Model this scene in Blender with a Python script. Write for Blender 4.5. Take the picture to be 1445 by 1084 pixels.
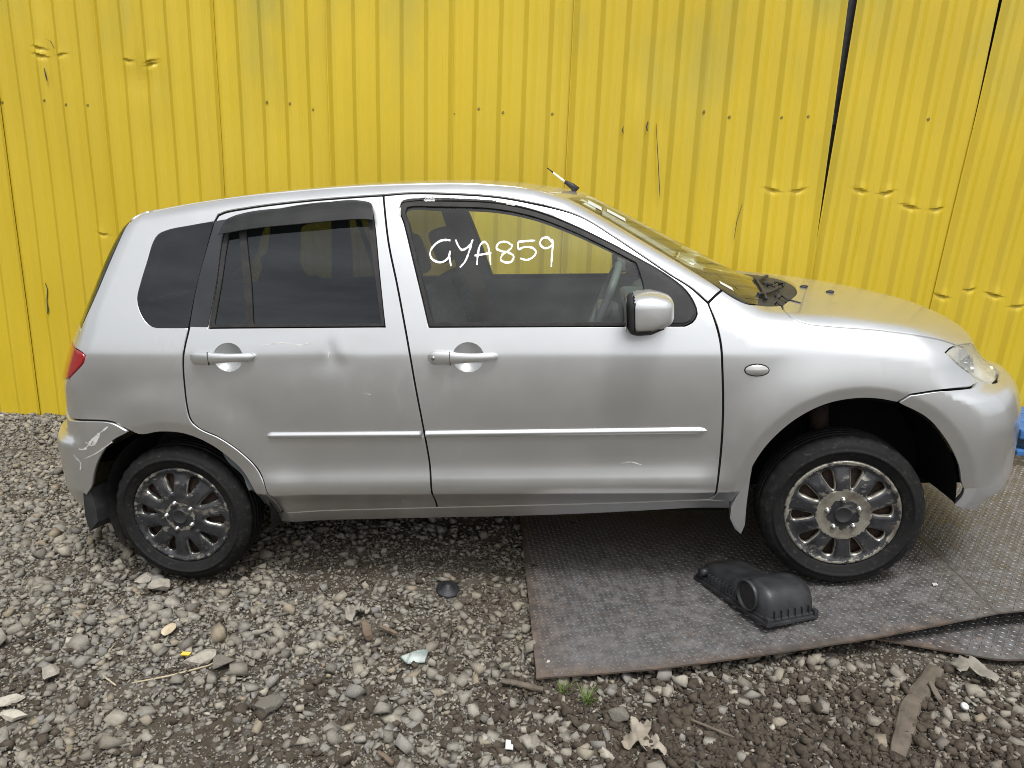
import bpy, bmesh, math, random
import numpy as np
from mathutils import Vector, Matrix, noise
from mathutils.geometry import delaunay_2d_cdt

random.seed(7); RNG = np.random.default_rng(11)
for o in list(bpy.data.objects): bpy.data.objects.remove(o)
SC = bpy.context.scene
COL = SC.collection

# ---------------- camera ----------------
cam_d = bpy.data.cameras.new('camera'); cam = bpy.data.objects.new('camera', cam_d); COL.objects.link(cam)
cam_d.sensor_fit = 'HORIZONTAL'; cam_d.sensor_width = 36.0; cam_d.lens = 36.0*1040/1445
cam_d.clip_start = .05; cam_d.clip_end = 2000
cam.matrix_world = Matrix(((0.993618, -0.058399, 0.096499, 1.517423), (0.107918, 0.243378, -0.963909, -3.317316), (0.032805, 0.968172, 0.248127, 1.556303), (0, 0, 0, 1)))
SC.camera = cam

# ---------------- sky, sun, exposure ----------------
SUN_EL, SUN_AZ = math.radians(66), math.radians(162)     # azimuth clockwise from +Y (north)
w = bpy.data.worlds.new('World'); SC.world = w; w.use_nodes = True
nt = w.node_tree; nt.nodes.clear()
sky = nt.nodes.new('ShaderNodeTexSky'); sky.sky_type = 'NISHITA'; sky.sun_disc = False
sky.sun_elevation = SUN_EL; sky.sun_rotation = SUN_AZ; sky.dust_density = 4.0; sky.air_density = 1.0
hs = nt.nodes.new('ShaderNodeHueSaturation'); hs.inputs['Saturation'].default_value = .14; hs.inputs['Value'].default_value = 1.0
tc = nt.nodes.new('ShaderNodeTexCoord')
mp = nt.nodes.new('ShaderNodeMapping'); mp.inputs['Scale'].default_value = (1.6, 1.6, 4.0)
nz = nt.nodes.new('ShaderNodeTexNoise'); nz.inputs['Scale'].default_value = 1.7; nz.inputs['Detail'].default_value = 6; nz.inputs['Roughness'].default_value = .6
cr = nt.nodes.new('ShaderNodeMapRange'); cr.inputs['From Min'].default_value = .34; cr.inputs['From Max'].default_value = .66
cr.inputs['To Min'].default_value = .68; cr.inputs['To Max'].default_value = 1.25
mu = nt.nodes.new('ShaderNodeVectorMath'); mu.operation = 'SCALE'
bg = nt.nodes.new('ShaderNodeBackground'); bg.inputs['Strength'].default_value = .14
wo = nt.nodes.new('ShaderNodeOutputWorld')
L = nt.links.new
L(sky.outputs[0], hs.inputs['Color']); L(hs.outputs[0], mu.inputs[0]); L(tc.outputs['Generated'], mp.inputs[0]); L(mp.outputs[0], nz.inputs['Vector'])
L(nz.outputs[0], cr.inputs['Value']); L(cr.outputs[0], mu.inputs['Scale']); L(mu.outputs[0], bg.inputs[0]); L(bg.outputs[0], wo.inputs[0])
sd = bpy.data.lights.new('sun', 'SUN'); sd.energy = 1.5; sd.angle = math.radians(12); sd.color = (1, .98, .95)
sun = bpy.data.objects.new('sun', sd); COL.objects.link(sun)
sdir = Vector((math.sin(SUN_AZ)*math.cos(SUN_EL), math.cos(SUN_AZ)*math.cos(SUN_EL), math.sin(SUN_EL)))
sun.rotation_euler = sdir.to_track_quat('Z', 'Y').to_euler(); sun.location = sdir*30
vs = SC.view_settings; vs.view_transform = 'Standard'; vs.look = 'None'; vs.gamma = 1; vs.exposure = 0.60; vs.use_curve_mapping = False

cy = SC.cycles; cy.filter_width = .95; cy.max_bounces = 7; cy.diffuse_bounces = 3; cy.glossy_bounces = 3; cy.transmission_bounces = 3; cy.transparent_max_bounces = 14

# ---------------- helpers ----------------
def tag(o, label=None, cat=None, group=None, kind=None):
    if label: o['label'] = label
    if cat: o['category'] = cat
    if group: o['group'] = group
    if kind: o['kind'] = kind
    return o
def empty(name, loc=(0, 0, 0), rot=(0, 0, 0)):
    o = bpy.data.objects.new(name, None); COL.objects.link(o); o.location = loc; o.rotation_euler = rot
    o.empty_display_size = .1
    return o
def link(name, me, mat=None, parent=None, loc=None, rot=None):
    o = bpy.data.objects.new(name, me); COL.objects.link(o)
    if mat is not None and not me.materials: me.materials.append(mat)
    if parent: o.parent = parent
    if loc is not None: o.location = loc
    if rot is not None: o.rotation_euler = rot
    return o
def mesh_np(name, V, Fc, mat=None, parent=None, smooth=False, normals=None, loc=None, rot=None):
    me = bpy.data.meshes.new(name); me.from_pydata(np.asarray(V, float).tolist(), [], [list(map(int, f)) for f in Fc]); me.update()
    if smooth or normals is not None: me.polygons.foreach_set('use_smooth', [True]*len(me.polygons))
    if normals is not None: me.normals_split_custom_set_from_vertices(np.asarray(normals, float).tolist())
    return link(name, me, mat, parent, loc, rot)
def bm_obj(name, bm, mat=None, parent=None, smooth=False, loc=None, rot=None):
    me = bpy.data.meshes.new(name); bm.normal_update(); bm.to_mesh(me); bm.free()
    if smooth: me.polygons.foreach_set('use_smooth', [True]*len(me.polygons))
    return link(name, me, mat, parent, loc, rot)
def bm_box(bm, c, s, rot=None, bevel=0, seg=2):
    r = bmesh.ops.create_cube(bm, size=1.0, matrix=Matrix.Translation(c) @ (rot or Matrix()) @ Matrix.Diagonal((*s, 1)))
    if bevel:
        ed = list({e for v in r['verts'] for e in v.link_edges})
        bmesh.ops.bevel(bm, geom=ed, offset=bevel, segments=seg, affect='EDGES', profile=.6)
def box(name, c, s, mat, parent=None, rot=None, bevel=.004, seg=2, smooth=False):
    bm = bmesh.new(); bm_box(bm, c, s, rot, bevel, seg); return bm_obj(name, bm, mat, parent, smooth)
def tube_np(path, rad, n=8, cap=True):
    """V, F of a tube along a path; rad a number or one per point"""
    path = [Vector(p) for p in path]; rads = rad if hasattr(rad, '__len__') else [rad]*len(path)
    V, Fc = [], []; up = None
    for i, p in enumerate(path):
        t = (path[min(i+1, len(path)-1)] - path[max(i-1, 0)]).normalized()
        if up is None: up = t.orthogonal().normalized()
        up = (up - t*up.dot(t)).normalized(); sd_ = t.cross(up)
        for k in range(n):
            a = 2*math.pi*k/n; V.append(p + (up*math.cos(a) + sd_*math.sin(a))*rads[i])
    for i in range(len(path)-1):
        for k in range(n): Fc.append((i*n+k, i*n+(k+1) % n, (i+1)*n+(k+1) % n, (i+1)*n+k))
    if cap: Fc.append(tuple(range(n))[::-1]); Fc.append(tuple((len(path)-1)*n+k for k in range(n)))
    return np.array([tuple(v) for v in V]), Fc
def lathe_np(prof, seg=64, a0=0., a1=2*math.pi):
    """profile of (r, y) about the y axis"""
    full = abs(a1-a0-2*math.pi) < 1e-6; m = seg if full else seg+1
    V, Fc = [], []
    for k in range(m):
        a = a0 + (a1-a0)*k/seg
        for r, y in prof: V.append((r*math.cos(a), y, r*math.sin(a)))
    n = len(prof)
    for k in range(seg):
        k2 = (k+1) % m
        for i in range(n-1): Fc.append((k*n+i, k*n+i+1, k2*n+i+1, k2*n+i))
    return np.array(V), Fc

# ---------------- materials ----------------
def mat(name, base, rough=.5, metal=0., spec=.5, coat=0., coat_rough=.05):
    m = bpy.data.materials.new(name); m.use_nodes = True
    p = m.node_tree.nodes['Principled BSDF']
    p.inputs['Base Color'].default_value = (*base, 1); p.inputs['Roughness'].default_value = rough; p.inputs['Metallic'].default_value = metal
    p.inputs['Specular IOR Level'].default_value = spec; p.inputs['Coat Weight'].default_value = coat; p.inputs['Coat Roughness'].default_value = coat_rough
    return m
class NB:
    """small node-graph helper"""
    def __init__(s, m): s.t = m.node_tree; s.p = s.t.nodes['Principled BSDF']; s.co = s.n('ShaderNodeTexCoord')
    def n(s, typ, **kw):
        x = s.t.nodes.new(typ)
        for k, v in kw.items(): setattr(x, k, v)
        return x
    def l(s, a, b): s.t.links.new(a, b)
    def noise(s, scale, detail=4, rough=.55, vec=None, dist=0., mscale=None):
        x = s.n('ShaderNodeTexNoise'); x.inputs['Scale'].default_value = scale; x.inputs['Detail'].default_value = detail
        x.inputs['Roughness'].default_value = rough; x.inputs['Distortion'].default_value = dist
        v = vec or s.co.outputs['Object']
        if mscale:
            mp = s.n('ShaderNodeMapping'); mp.inputs['Scale'].default_value = mscale; s.l(v, mp.inputs[0]); v = mp.outputs[0]
        s.l(v, x.inputs['Vector']); return x.outputs[0]
    def rng(s, val, a, b, c=0., d=1.):
        x = s.n('ShaderNodeMapRange'); x.inputs['From Min'].default_value = a; x.inputs['From Max'].default_value = b
        x.inputs['To Min'].default_value = c; x.inputs['To Max'].default_value = d; s.l(val, x.inputs['Value']); return x.outputs[0]
    def ramp(s, val, stops):
        x = s.n('ShaderNodeValToRGB'); e = x.color_ramp.elements
        while len(e) > 1: e.remove(e[-1])
        e[0].position = stops[0][0]; e[0].color = (*stops[0][1], 1)
        for p, c in stops[1:]:
            q = e.new(p); q.color = (*c, 1)
        s.l(val, x.inputs[0]); return x.outputs[0]
    def mix(s, f, a, b, blend='MIX'):
        x = s.n('ShaderNodeMix', data_type='RGBA', blend_type=blend)
        for sock, v in ((x.inputs[0], f), (x.inputs[6], a), (x.inputs[7], b)):
            if hasattr(v, 'is_linked'): s.l(v, sock)
            elif hasattr(v, '__len__'): sock.default_value = (*v, 1)
            else: sock.default_value = v
        return x.outputs[2]
    def math(s, op, a, b=0.):
        x = s.n('ShaderNodeMath', operation=op)
        for i, v in enumerate((a, b)):
            if hasattr(v, 'is_linked'): s.l(v, x.inputs[i])
            else: x.inputs[i].default_value = v
        return x.outputs[0]
    def bump(s, h, strength=.3, dist=.01):
        x = s.n('ShaderNodeBump'); x.inputs['Strength'].default_value = strength; x.inputs['Distance'].default_value = dist
        s.l(h, x.inputs['Height']); s.l(x.outputs[0], s.p.inputs['Normal']); return x
    def base(s, c): s.l(c, s.p.inputs['Base Color'])
    def rough(s, c): s.l(c, s.p.inputs['Roughness'])
    def attr(s, name): x = s.n('ShaderNodeAttribute'); x.attribute_name = name; return x.outputs['Fac']

def m_paint():
    m = mat('silver_paint', (.50, .50, .49), .30, .88, .5, .8, .025); b = NB(m)
    n1 = b.noise(3.0, 6, .65); n2 = b.noise(26, 5, .6, mscale=(1, 1, .5))
    dirt = b.math('MULTIPLY', b.rng(n1, .5, .7), b.rng(n2, .50, .75, 0., .7))
    c = b.mix(b.rng(n1, .35, .7), (.66, .675, .68), (.70, .712, .715))
    c = b.mix(b.math('MULTIPLY', dirt, .22), c, (.30, .285, .255))
    b.base(c); b.rough(b.math('ADD', b.rng(n1, .3, .75, .31, .37), b.math('MULTIPLY', dirt, .20)))
    b.bump(b.noise(2.2, 2, .5), .022, .05)
    return m
def m_glass(name, tint, haze=.0, refl=1.0, gain=.85, cool=1.0):
    m = bpy.data.materials.new(name); m.use_nodes = True; t = m.node_tree; t.nodes.clear()
    tr = t.nodes.new('ShaderNodeBsdfTransparent'); tr.inputs[0].default_value = (*tint, 1)
    gl = t.nodes.new('ShaderNodeBsdfGlossy'); gl.inputs['Roughness'].default_value = .012; gl.inputs[0].default_value = (refl*cool, refl*(.5 + .5*cool), refl, 1)
    fr = t.nodes.new('ShaderNodeFresnel'); fr.inputs[0].default_value = 1.52
    mx = t.nodes.new('ShaderNodeMixShader'); out = t.nodes.new('ShaderNodeOutputMaterial')
    df = t.nodes.new('ShaderNodeBsdfDiffuse'); df.inputs[0].default_value = (.55, .56, .55, 1)
    mx2 = t.nodes.new('ShaderNodeMixShader')
    co = t.nodes.new('ShaderNodeTexCoord'); nz = t.nodes.new('ShaderNodeTexNoise'); nz.inputs['Scale'].default_value = 9; nz.inputs['Detail'].default_value = 8
    mr = t.nodes.new('ShaderNodeMapRange'); mr.inputs['From Min'].default_value = .3; mr.inputs['From Max'].default_value = .75
    mr.inputs['To Min'].default_value = haze*.5; mr.inputs['To Max'].default_value = haze*1.6
    t.links.new(co.outputs['Object'], nz.inputs['Vector']); t.links.new(nz.outputs[0], mr.inputs['Value']); t.links.new(mr.outputs[0], mx2.inputs[0])
    t.links.new(tr.outputs[0], mx2.inputs[1]); t.links.new(df.outputs[0], mx2.inputs[2])
    sc2 = t.nodes.new('ShaderNodeMath'); sc2.operation = 'MULTIPLY'; sc2.inputs[1].default_value = gain; sc2.use_clamp = True
    t.links.new(fr.outputs[0], sc2.inputs[0]); t.links.new(sc2.outputs[0], mx.inputs[0])
    t.links.new(mx2.outputs[0], mx.inputs[1]); t.links.new(gl.outputs[0], mx.inputs[2]); t.links.new(mx.outputs[0], out.inputs[0])
    return m
def m_noisy(name, c1, c2, scale, rough=.6, metal=0., bump=0., bscale=None, spec=.4, detail=5):
    m = mat(name, c1, rough, metal, spec); b = NB(m); n = b.noise(scale, detail, .6)
    b.base(b.mix(b.rng(n, .35, .68), c1, c2))
    if bump: b.bump(b.noise(bscale or scale*2, 6, .6), bump, .004)
    return m
def m_yellow():
    m = mat('yellow_wall_paint', (.6, .43, .03), .42, 0, .45); b = NB(m)
    o = b.co.outputs['Object']
    n1 = b.noise(.9, 5, .6); n2 = b.noise(7, 6, .65, mscale=(1, 1, .12)); n3 = b.noise(1.6, 4, .55, mscale=(1, 1, .5)); n4 = b.noise(38, 6, .7, mscale=(1, 1, .45))
    sep = b.n('ShaderNodeSeparateXYZ'); b.l(o, sep.inputs[0])
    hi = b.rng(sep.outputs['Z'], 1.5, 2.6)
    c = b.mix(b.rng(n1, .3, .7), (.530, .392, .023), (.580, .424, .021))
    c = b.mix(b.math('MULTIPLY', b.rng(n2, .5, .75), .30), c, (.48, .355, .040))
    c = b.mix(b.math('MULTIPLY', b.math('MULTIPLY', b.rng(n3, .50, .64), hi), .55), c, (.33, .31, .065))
    c = b.mix(b.rng(n4, .735, .76), c, (.10, .085, .035))
    b.base(c); b.rough(b.rng(n2, .3, .7, .36, .56)); b.bump(b.noise(120, 3, .5), .06, .002)
    return m
def m_ground():
    m = mat('dirt', (.10, .082, .06), .95, 0, .15); b = NB(m)
    n1 = b.noise(1.3, 6, .65); n2 = b.noise(28, 8, .7); n3 = b.noise(140, 4, .7)
    c = b.mix(b.rng(n1, .35, .65), (.058, .047, .035), (.105, .088, .066))
    c = b.mix(b.math('MULTIPLY', b.rng(n2, .52, .74), .55), c, (.15, .13, .10))
    c = b.mix(b.math('MULTIPLY', b.rng(n3, .60, .72), .45), c, (.20, .18, .15))
    vo = b.n('ShaderNodeTexVoronoi'); vo.inputs['Scale'].default_value = 46; b.l(b.co.outputs['Object'], vo.inputs['Vector'])
    sx = b.n('ShaderNodeSeparateXYZ'); b.l(vo.outputs['Color'], sx.inputs[0])
    peb = b.ramp(sx.outputs[0], [(0., (.10, .095, .085)), (.5, (.20, .19, .17)), (1., (.31, .29, .25))])
    c = b.mix(b.math('MULTIPLY', b.rng(sx.outputs[1], .45, .55), b.math('MULTIPLY', b.rng(vo.outputs['Distance'], .62, .40), .8)), c, peb)
    b.base(c); b.bump(b.math('ADD', n2, b.math('MULTIPLY', n3, .5)), .9, .02)
    return m
def m_stone(name='crushed_stone', bright=1.0):
    m = mat(name, (.3, .29, .26), .9, 0, .25); b = NB(m)
    g = b.n('ShaderNodeNewGeometry'); r = g.outputs['Random Per Island']
    def k(*c): return tuple(v*bright*.90 for v in c)
    c = b.ramp(r, [(0., k(.13, .122, .108)), (.16, k(.20, .185, .155)), (.34, k(.265, .245, .205)), (.5, k(.23, .22, .195)), (.62, k(.32, .295, .24)), (.74, k(.19, .187, .178)), (.86, k(.35, .325, .275)), (.95, k(.26, .215, .15)), (1., k(.44, .42, .36))])
    n2 = b.noise(60, 5, .7); n3 = b.noise(260, 3, .6); n4 = b.noise(1.1, 4, .6)
    c = b.mix(b.math('MULTIPLY', b.rng(n2, .42, .75), .5), c, (.11, .093, .07))
    c = b.mix(b.math('MULTIPLY', b.rng(n3, .56, .7), .30), c, (.42, .40, .36))
    c = b.mix(b.math('MULTIPLY', b.rng(n4, .50, .68), .55), c, (.115, .092, .064))
    b.base(c); b.bump(n3, .35, .003)
    return m
def m_plate():
    m = mat('tread_steel', (.10, .098, .10), .48, .55, .5); b = NB(m)
    n1 = b.noise(2.2, 6, .65); n2 = b.noise(22, 6, .7); n3 = b.noise(160, 3, .6)
    c = b.mix(b.rng(n1, .35, .68), (.130, .130, .135), (.165, .162, .160))
    c = b.mix(b.math('MULTIPLY', b.rng(n2, .56, .76), .25), c, (.15, .11, .078))
    c = b.mix(b.math('MULTIPLY', b.rng(n3, .52, .66), .5), c, (.055, .05, .048))
    e = b.attr('rust'); c = b.mix(b.math('MULTIPLY', e, b.rng(n2, .3, .6, .35, 1.)), c, (.135, .092, .062))
    b.base(c); b.rough(b.rng(n2, .35, .7, .40, .70)); b.bump(n3, .2, .002)
    b.l(b.rng(n2, .45, .65, .6, .15), b.p.inputs['Metallic'])
    return m
def m_lug():
    m = mat('worn_tread', (.25, .24, .23), .42, .6, .5); b = NB(m); n2 = b.noise(90, 3, .6)
    c = b.mix(b.rng(n2, .4, .62), (.235, .237, .24), (.19, .12, .075)); b.base(c); return m
def m_rubber():
    m = mat('tyre_rubber', (.018, .018, .018), .72, 0, .18); b = NB(m)
    n1 = b.noise(9, 6, .65); n2 = b.noise(55, 5, .7)
    c = b.mix(b.rng(n1, .4, .7), (.008, .008, .0085), (.016, .0155, .015))
    c = b.mix(b.math('MULTIPLY', b.rng(n2, .56, .74), .50), c, (.085, .08, .07))
    b.base(c); b.rough(b.rng(n1, .3, .7, .58, .85)); b.bump(n2, .12, .002)
    return m
def m_hub():
    m = mat('worn_black_hubcap', (.02, .02, .022), .35, 0, .5); b = NB(m)
    n1 = b.noise(34, 5, .6); n2 = b.noise(14, 5, .65); n3 = b.noise(11, 5, .65, mscale=(1, 1, 2.2))
    wv = b.attr('wear'); bare = b.attr('bare')
    f = b.math('ADD', wv, b.math('MULTIPLY', b.rng(n1, .3, .7, -1., 1.), .30))
    f = b.rng(f, .46, .62)
    f = b.math('MAXIMUM', f, b.math('MULTIPLY', b.rng(n3, .55, .64), b.rng(n1, .40, .62, .0, .9)))
    f = b.math('MAXIMUM', f, b.rng(b.math('ADD', bare, b.math('MULTIPLY', b.rng(n1, .3, .7, -1., 1.), .3)), .45, .55))
    c = b.mix(b.rng(n2, .35, .7), (.016, .017, .020), (.036, .037, .040))
    c2 = b.mix(b.rng(n2, .4, .65), (.42, .40, .34), (.20, .185, .155))
    c = b.mix(f, c, c2); c = b.mix(b.math('MULTIPLY', b.rng(n2, .6, .75), .5), c, (.12, .075, .04))
    b.base(c); b.rough(b.rng(n2, .3, .7, .20, .36)); b.l(b.math('MULTIPLY', f, .6), b.p.inputs['Metallic'])
    return m
MAT = dict(
    paint=m_paint(), clear=m_glass('clear_glass', (.86, .93, .90), .030), tint=m_glass('privacy_glass', (.21, .23, .235), .005, 1.0, 1.15, .88),
    screen=m_glass('windscreen_glass', (.62, .70, .62), .05), lens=m_glass('hazy_lens', (.92, .90, .82), .26, .9),
    visor=m_glass('smoked_acrylic', (.055, .068, .062), .03),
    black=m_noisy('black_plastic', (.018, .018, .019), (.032, .032, .033), 14, .55, 0, .1, 90), trimm=m_noisy('sash_black', (.022, .024, .028), (.034, .036, .042), 6, .42),
    rubberseal=m_noisy('black_seal', (.012, .012, .012), (.028, .026, .025), 30, .6), dark=mat('shadow_black', (.008, .008, .008), .9, 0, .1),
    inner=m_noisy('cabin_plastic', (.075, .088, .092), (.10, .115, .12), 9, .6), wheel_glare=mat('wheel_glare_grey', (.17, .18, .185), .5), seat=m_noisy('seat_cloth', (.035, .04, .045), (.06, .066, .07), 60, .9, 0, .3, 300),  # steering wheel: window glass reflection put into its colour as a lighter grey
    liner=m_noisy('headliner', (.16, .17, .165), (.20, .21, .205), 20, .9), chrome=mat('bright_metal', (.62, .62, .62), .18, 1.), satin=mat('nut_metal', (.38, .38, .37), .33, 1.),
    rubber=m_rubber(), hub=m_hub(), rust=m_noisy('rusty_brake', (.016, .013, .012), (.060, .034, .022), 40, .8, .2, .3, 120),
    soil=m_noisy('damp_soil', (.040, .031, .022), (.085, .068, .050), 40, .95, 0, .5, 150), yellow=m_yellow(), ground=m_ground(), stone=m_stone(), plate=m_plate(), lug=m_lug(),
    white=mat('white_marker', (.86, .88, .89), .6), sticker=mat('paper_sticker', (.50, .52, .47), .5),
    red=mat('red_lamp', (.30, .010, .014), .12, 0, .5, .8, .03), lampgrey=m_noisy('lamp_reflector', (.55, .55, .52), (.70, .70, .66), 9, .30, .3),
    scrape=m_noisy('scraped_paint', (.62, .62, .60), (.40, .40, .38), 60, .7),
    airbox=m_noisy('grey_black_plastic', (.015, .016, .018), (.034, .035, .038), 16, .42, 0, .15, 140),
    wood=m_noisy('weathered_wood', (.072, .058, .043), (.13, .108, .083), 18, .9, 0, .6, 50), wood2=m_noisy('dark_wood', (.09, .065, .045), (.16, .12, .085), 22, .9, 0, .6, 60),
    grass=m_noisy('grass', (.10, .17, .035), (.19, .23, .07), 30, .7), rag=m_noisy('dirty_rag', (.21, .18, .14), (.33, .295, .24), 12, .95, 0, .4, 60),
    card=m_noisy('grey_card', (.19, .175, .145), (.28, .26, .22), 10, .85), blue=m_noisy('blue_plastic', (.035, .12, .34), (.05, .16, .40), 10, .45),
    post=m_noisy('dark_post', (.030, .031, .034), (.055, .055, .057), 25, .7), plasticwhite=mat('white_plastic', (.46, .47, .46), .5), shard=m_glass('green_glass', (.55, .72, .66), .35),
    straw=m_noisy('dry_straw', (.34, .28, .19), (.46, .40, .28), 30, .9), palestone=m_stone('pale_stone', 1.35), darkstone=m_stone('dark_stone', .42), tanstone=m_noisy('tan_stone', (.42, .35, .23), (.52, .45, .32), 40, .9, 0, .4, 120),
    amber=mat('clear_indicator', (.48, .48, .46), .15, .5, .5, .5), screw=m_noisy('screw_head', (.42, .31, .035), (.12, .09, .04), 200, .5, .2),
)


# ---------------- ground ----------------
def sstep(a, b, x):
    t = np.clip((x - a)/(b - a), 0, 1); return t*t*(3 - 2*t)
def gz(x, y):
    """lie of the ground, metres"""
    x = np.asarray(x, float); y = np.asarray(y, float)
    r = np.clip(x + .25, 0, None); base = .055*np.minimum(r*r/(r + .25 + 1e-9), 6.0)
    base = base + .012*np.exp(-((y - .95)/.28)**2)*sstep(-6, -1.2, -x - 1.0 + 0*y)       # rubble banked at the wall foot
    und = .012*np.sin(1.7*x + .6*y) * np.cos(2.3*y - .4*x) + .007*np.sin(5.1*x + 1.3)*np.sin(4.3*y + .7)
    base = base + .11*sstep(2.85, 3.8, x)*sstep(-1.0, -.45, y)*(1 - sstep(5, 7, x))          # heap under the far plate
    far = sstep(5, 9, np.hypot(x - 1.2, y))
    z = (base + und)*(1 - far) + .06*far
    rut = np.exp(-((y + .76)/.16)**2)*(1 - sstep(.35, .9, np.abs(x - .05)))               # hollow pressed by the rear wheel
    return z - .012*rut
def axis(lo, hi, step, far):
    a = list(np.arange(lo, hi + 1e-6, step)); s = step
    while a[-1] < far: s *= 1.35; a.append(a[-1] + s)
    s = step
    while a[0] > -far: s *= 1.35; a.insert(0, a[0] - s)
    return np.array(a)
gx = axis(-3.6, 4.6, .03, 420.); gy = axis(-2.6, 1.5, .03, 420.)
GX, GY = np.meshgrid(gx, gy)
nzv = np.array([noise.fractal(Vector((x*7, y*7, 0.)), .9, 2.1, 4) if (-3.8 < x < 4.8 and -2.8 < y < 1.7) else 0. for x, y in zip(GX.ravel(), GY.ravel())]).reshape(GX.shape)
GZ = gz(GX, GY) + .009*nzv
nx, ny = len(gx), len(gy)
idx = np.arange(nx*ny).reshape(ny, nx)
GF = np.stack([idx[:-1, :-1], idx[:-1, 1:], idx[1:, 1:], idx[1:, :-1]], -1).reshape(-1, 4)
go = mesh_np('ground', np.stack([GX, GY, GZ], -1).reshape(-1, 3), GF, MAT['ground'], smooth=True); tag(go, kind='structure')

# crushed stone: angular lumps, one mesh
def ico(sub):
    bm = bmesh.new(); bmesh.ops.create_icosphere(bm, subdivisions=sub, radius=1.0)
    V = np.array([v.co[:] for v in bm.verts]); Fc = np.array([[v.index for v in f.verts] for f in bm.faces]); bm.free(); return V, Fc
def chips(count, npts):
    """angular broken stone: hulls of a few random points"""
    out = []
    while len(out) < count:
        if len(out) % 2:
            P = RNG.standard_normal((npts, 3)); P /= np.linalg.norm(P, axis=1, keepdims=True); P *= RNG.uniform(.6, 1.05, (npts, 1))
        else:                                                    # blocky splinter
            P = (np.array([(i, j, k) for i in (-1, 1) for j in (-1, 1) for k in (-1, 1)])*.66 + RNG.uniform(-.30, .30, (8, 3)))
            if npts > 8: P = np.vstack([P, P[RNG.integers(0, 8, npts - 8)]*.9 + RNG.uniform(-.25, .25, (npts - 8, 3))])
            P = P[RNG.permutation(len(P))[:max(6, len(P) - int(RNG.integers(0, 3)))]]
        P = P*np.array([1.0, RNG.uniform(.55, .95), RNG.uniform(.38, .75)])
        bm = bmesh.new()
        for p in P: bm.verts.new(p)
        r = bmesh.ops.convex_hull(bm, input=bm.verts[:]); bmesh.ops.delete(bm, geom=list({e for e in r['geom_interior'] if isinstance(e, bmesh.types.BMVert)}), context='VERTS')
        bm.verts.index_update(); bmesh.ops.triangulate(bm, faces=bm.faces[:]); bmesh.ops.recalc_face_normals(bm, faces=bm.faces[:])
        bm.verts.index_update(); V = np.array([v.co[:] for v in bm.verts]); Fc = np.array([[v.index for v in f.verts] for f in bm.faces]); bm.free()
        if len(V) >= 5: out.append((V, Fc))
    return out
def scatter(name, variants, X, Y, Z, S, m, sink=.50):
    n = len(X); kk = RNG.integers(0, len(variants), n); PP, FFs, base = [], [], 0
    for vi, (V0, Fc) in enumerate(variants):
        ix = np.where(kk == vi)[0]; n = len(ix)
        if not n: continue
        yaw = RNG.uniform(0, 6.283, n); tx = RNG.normal(0, .30, n); ty = RNG.normal(0, .30, n)
        V = V0[None]*S[ix][:, None, None]
        c, s = np.cos(yaw)[:, None], np.sin(yaw)[:, None]
        x, y, z = V[..., 0]*c - V[..., 1]*s, V[..., 0]*s + V[..., 1]*c, V[..., 2]
        c, s = np.cos(tx)[:, None], np.sin(tx)[:, None]; y, z = y*c - z*s, y*s + z*c
        c, s = np.cos(ty)[:, None], np.sin(ty)[:, None]; x, z = x*c + z*s, -x*s + z*c
        z = z + (Z[ix] - z.min(1)*sink)[:, None]
        PP.append(np.stack([x + X[ix][:, None], y + Y[ix][:, None], z], -1).reshape(-1, 3)); nv = len(V0)
        FFs.append((Fc[None] + (np.arange(n)*nv)[:, None, None]).reshape(-1, 3) + base); base += n*nv
    P = np.vstack(PP); FF = np.vstack(FFs)
    me = bpy.data.meshes.new(name); me.vertices.add(len(P)); me.vertices.foreach_set('co', P.ravel())
    me.loops.add(FF.size); me.loops.foreach_set('vertex_index', FF.ravel().astype(np.int32))
    me.polygons.add(len(FF)); me.polygons.foreach_set('loop_start', np.arange(0, FF.size, 3, dtype=np.int32)); me.polygons.foreach_set('loop_total', np.full(len(FF), 3, np.int32))
    me.update(calc_edges=True)
    return link(name, me, m)
def fbm(X, Y, f, seed):
    return np.array([noise.fractal(Vector((x*f, y*f, seed)), .9, 2.0, 3) for x, y in zip(X, Y)])
NS = 162000
X = RNG.uniform(-3.3, 4.3, NS); Y = RNG.uniform(-2.15, 1.12, NS)
pat = fbm(X, Y, 1.5, 3.1)
dens = pat*1.0 + .66
dens -= .80*np.exp(-((X - 2.15)/.70)**2 - ((Y + 1.50)/.26)**2)       # bare earth in front of the plates
dens -= .85*np.exp(-((X - .55)/.8)**2 - ((Y + .68)/.17)**2)          # wheel track
dens -= .40*np.exp(-((X - 1.25)/.4)**2 - ((Y + 1.75)/.20)**2)
keep = RNG.uniform(0, 1, NS) < np.clip(dens, .12, 1)
sz = np.exp(RNG.normal(math.log(.0092), .48, NS)); sz = np.clip(sz, .005, .038)
dens2 = (X < .3) & (Y > -.7); keep |= dens2 & (RNG.uniform(0, 1, NS) < .85); sz *= 1 - .12*(Y > -.2)
keep &= ~((X > 1.55) & (Y > -.85) & (RNG.uniform(0, 1, NS) < .85))    # hidden beneath the plates
keep &= ~((X > 2.36) & (Y > -1.16))
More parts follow.
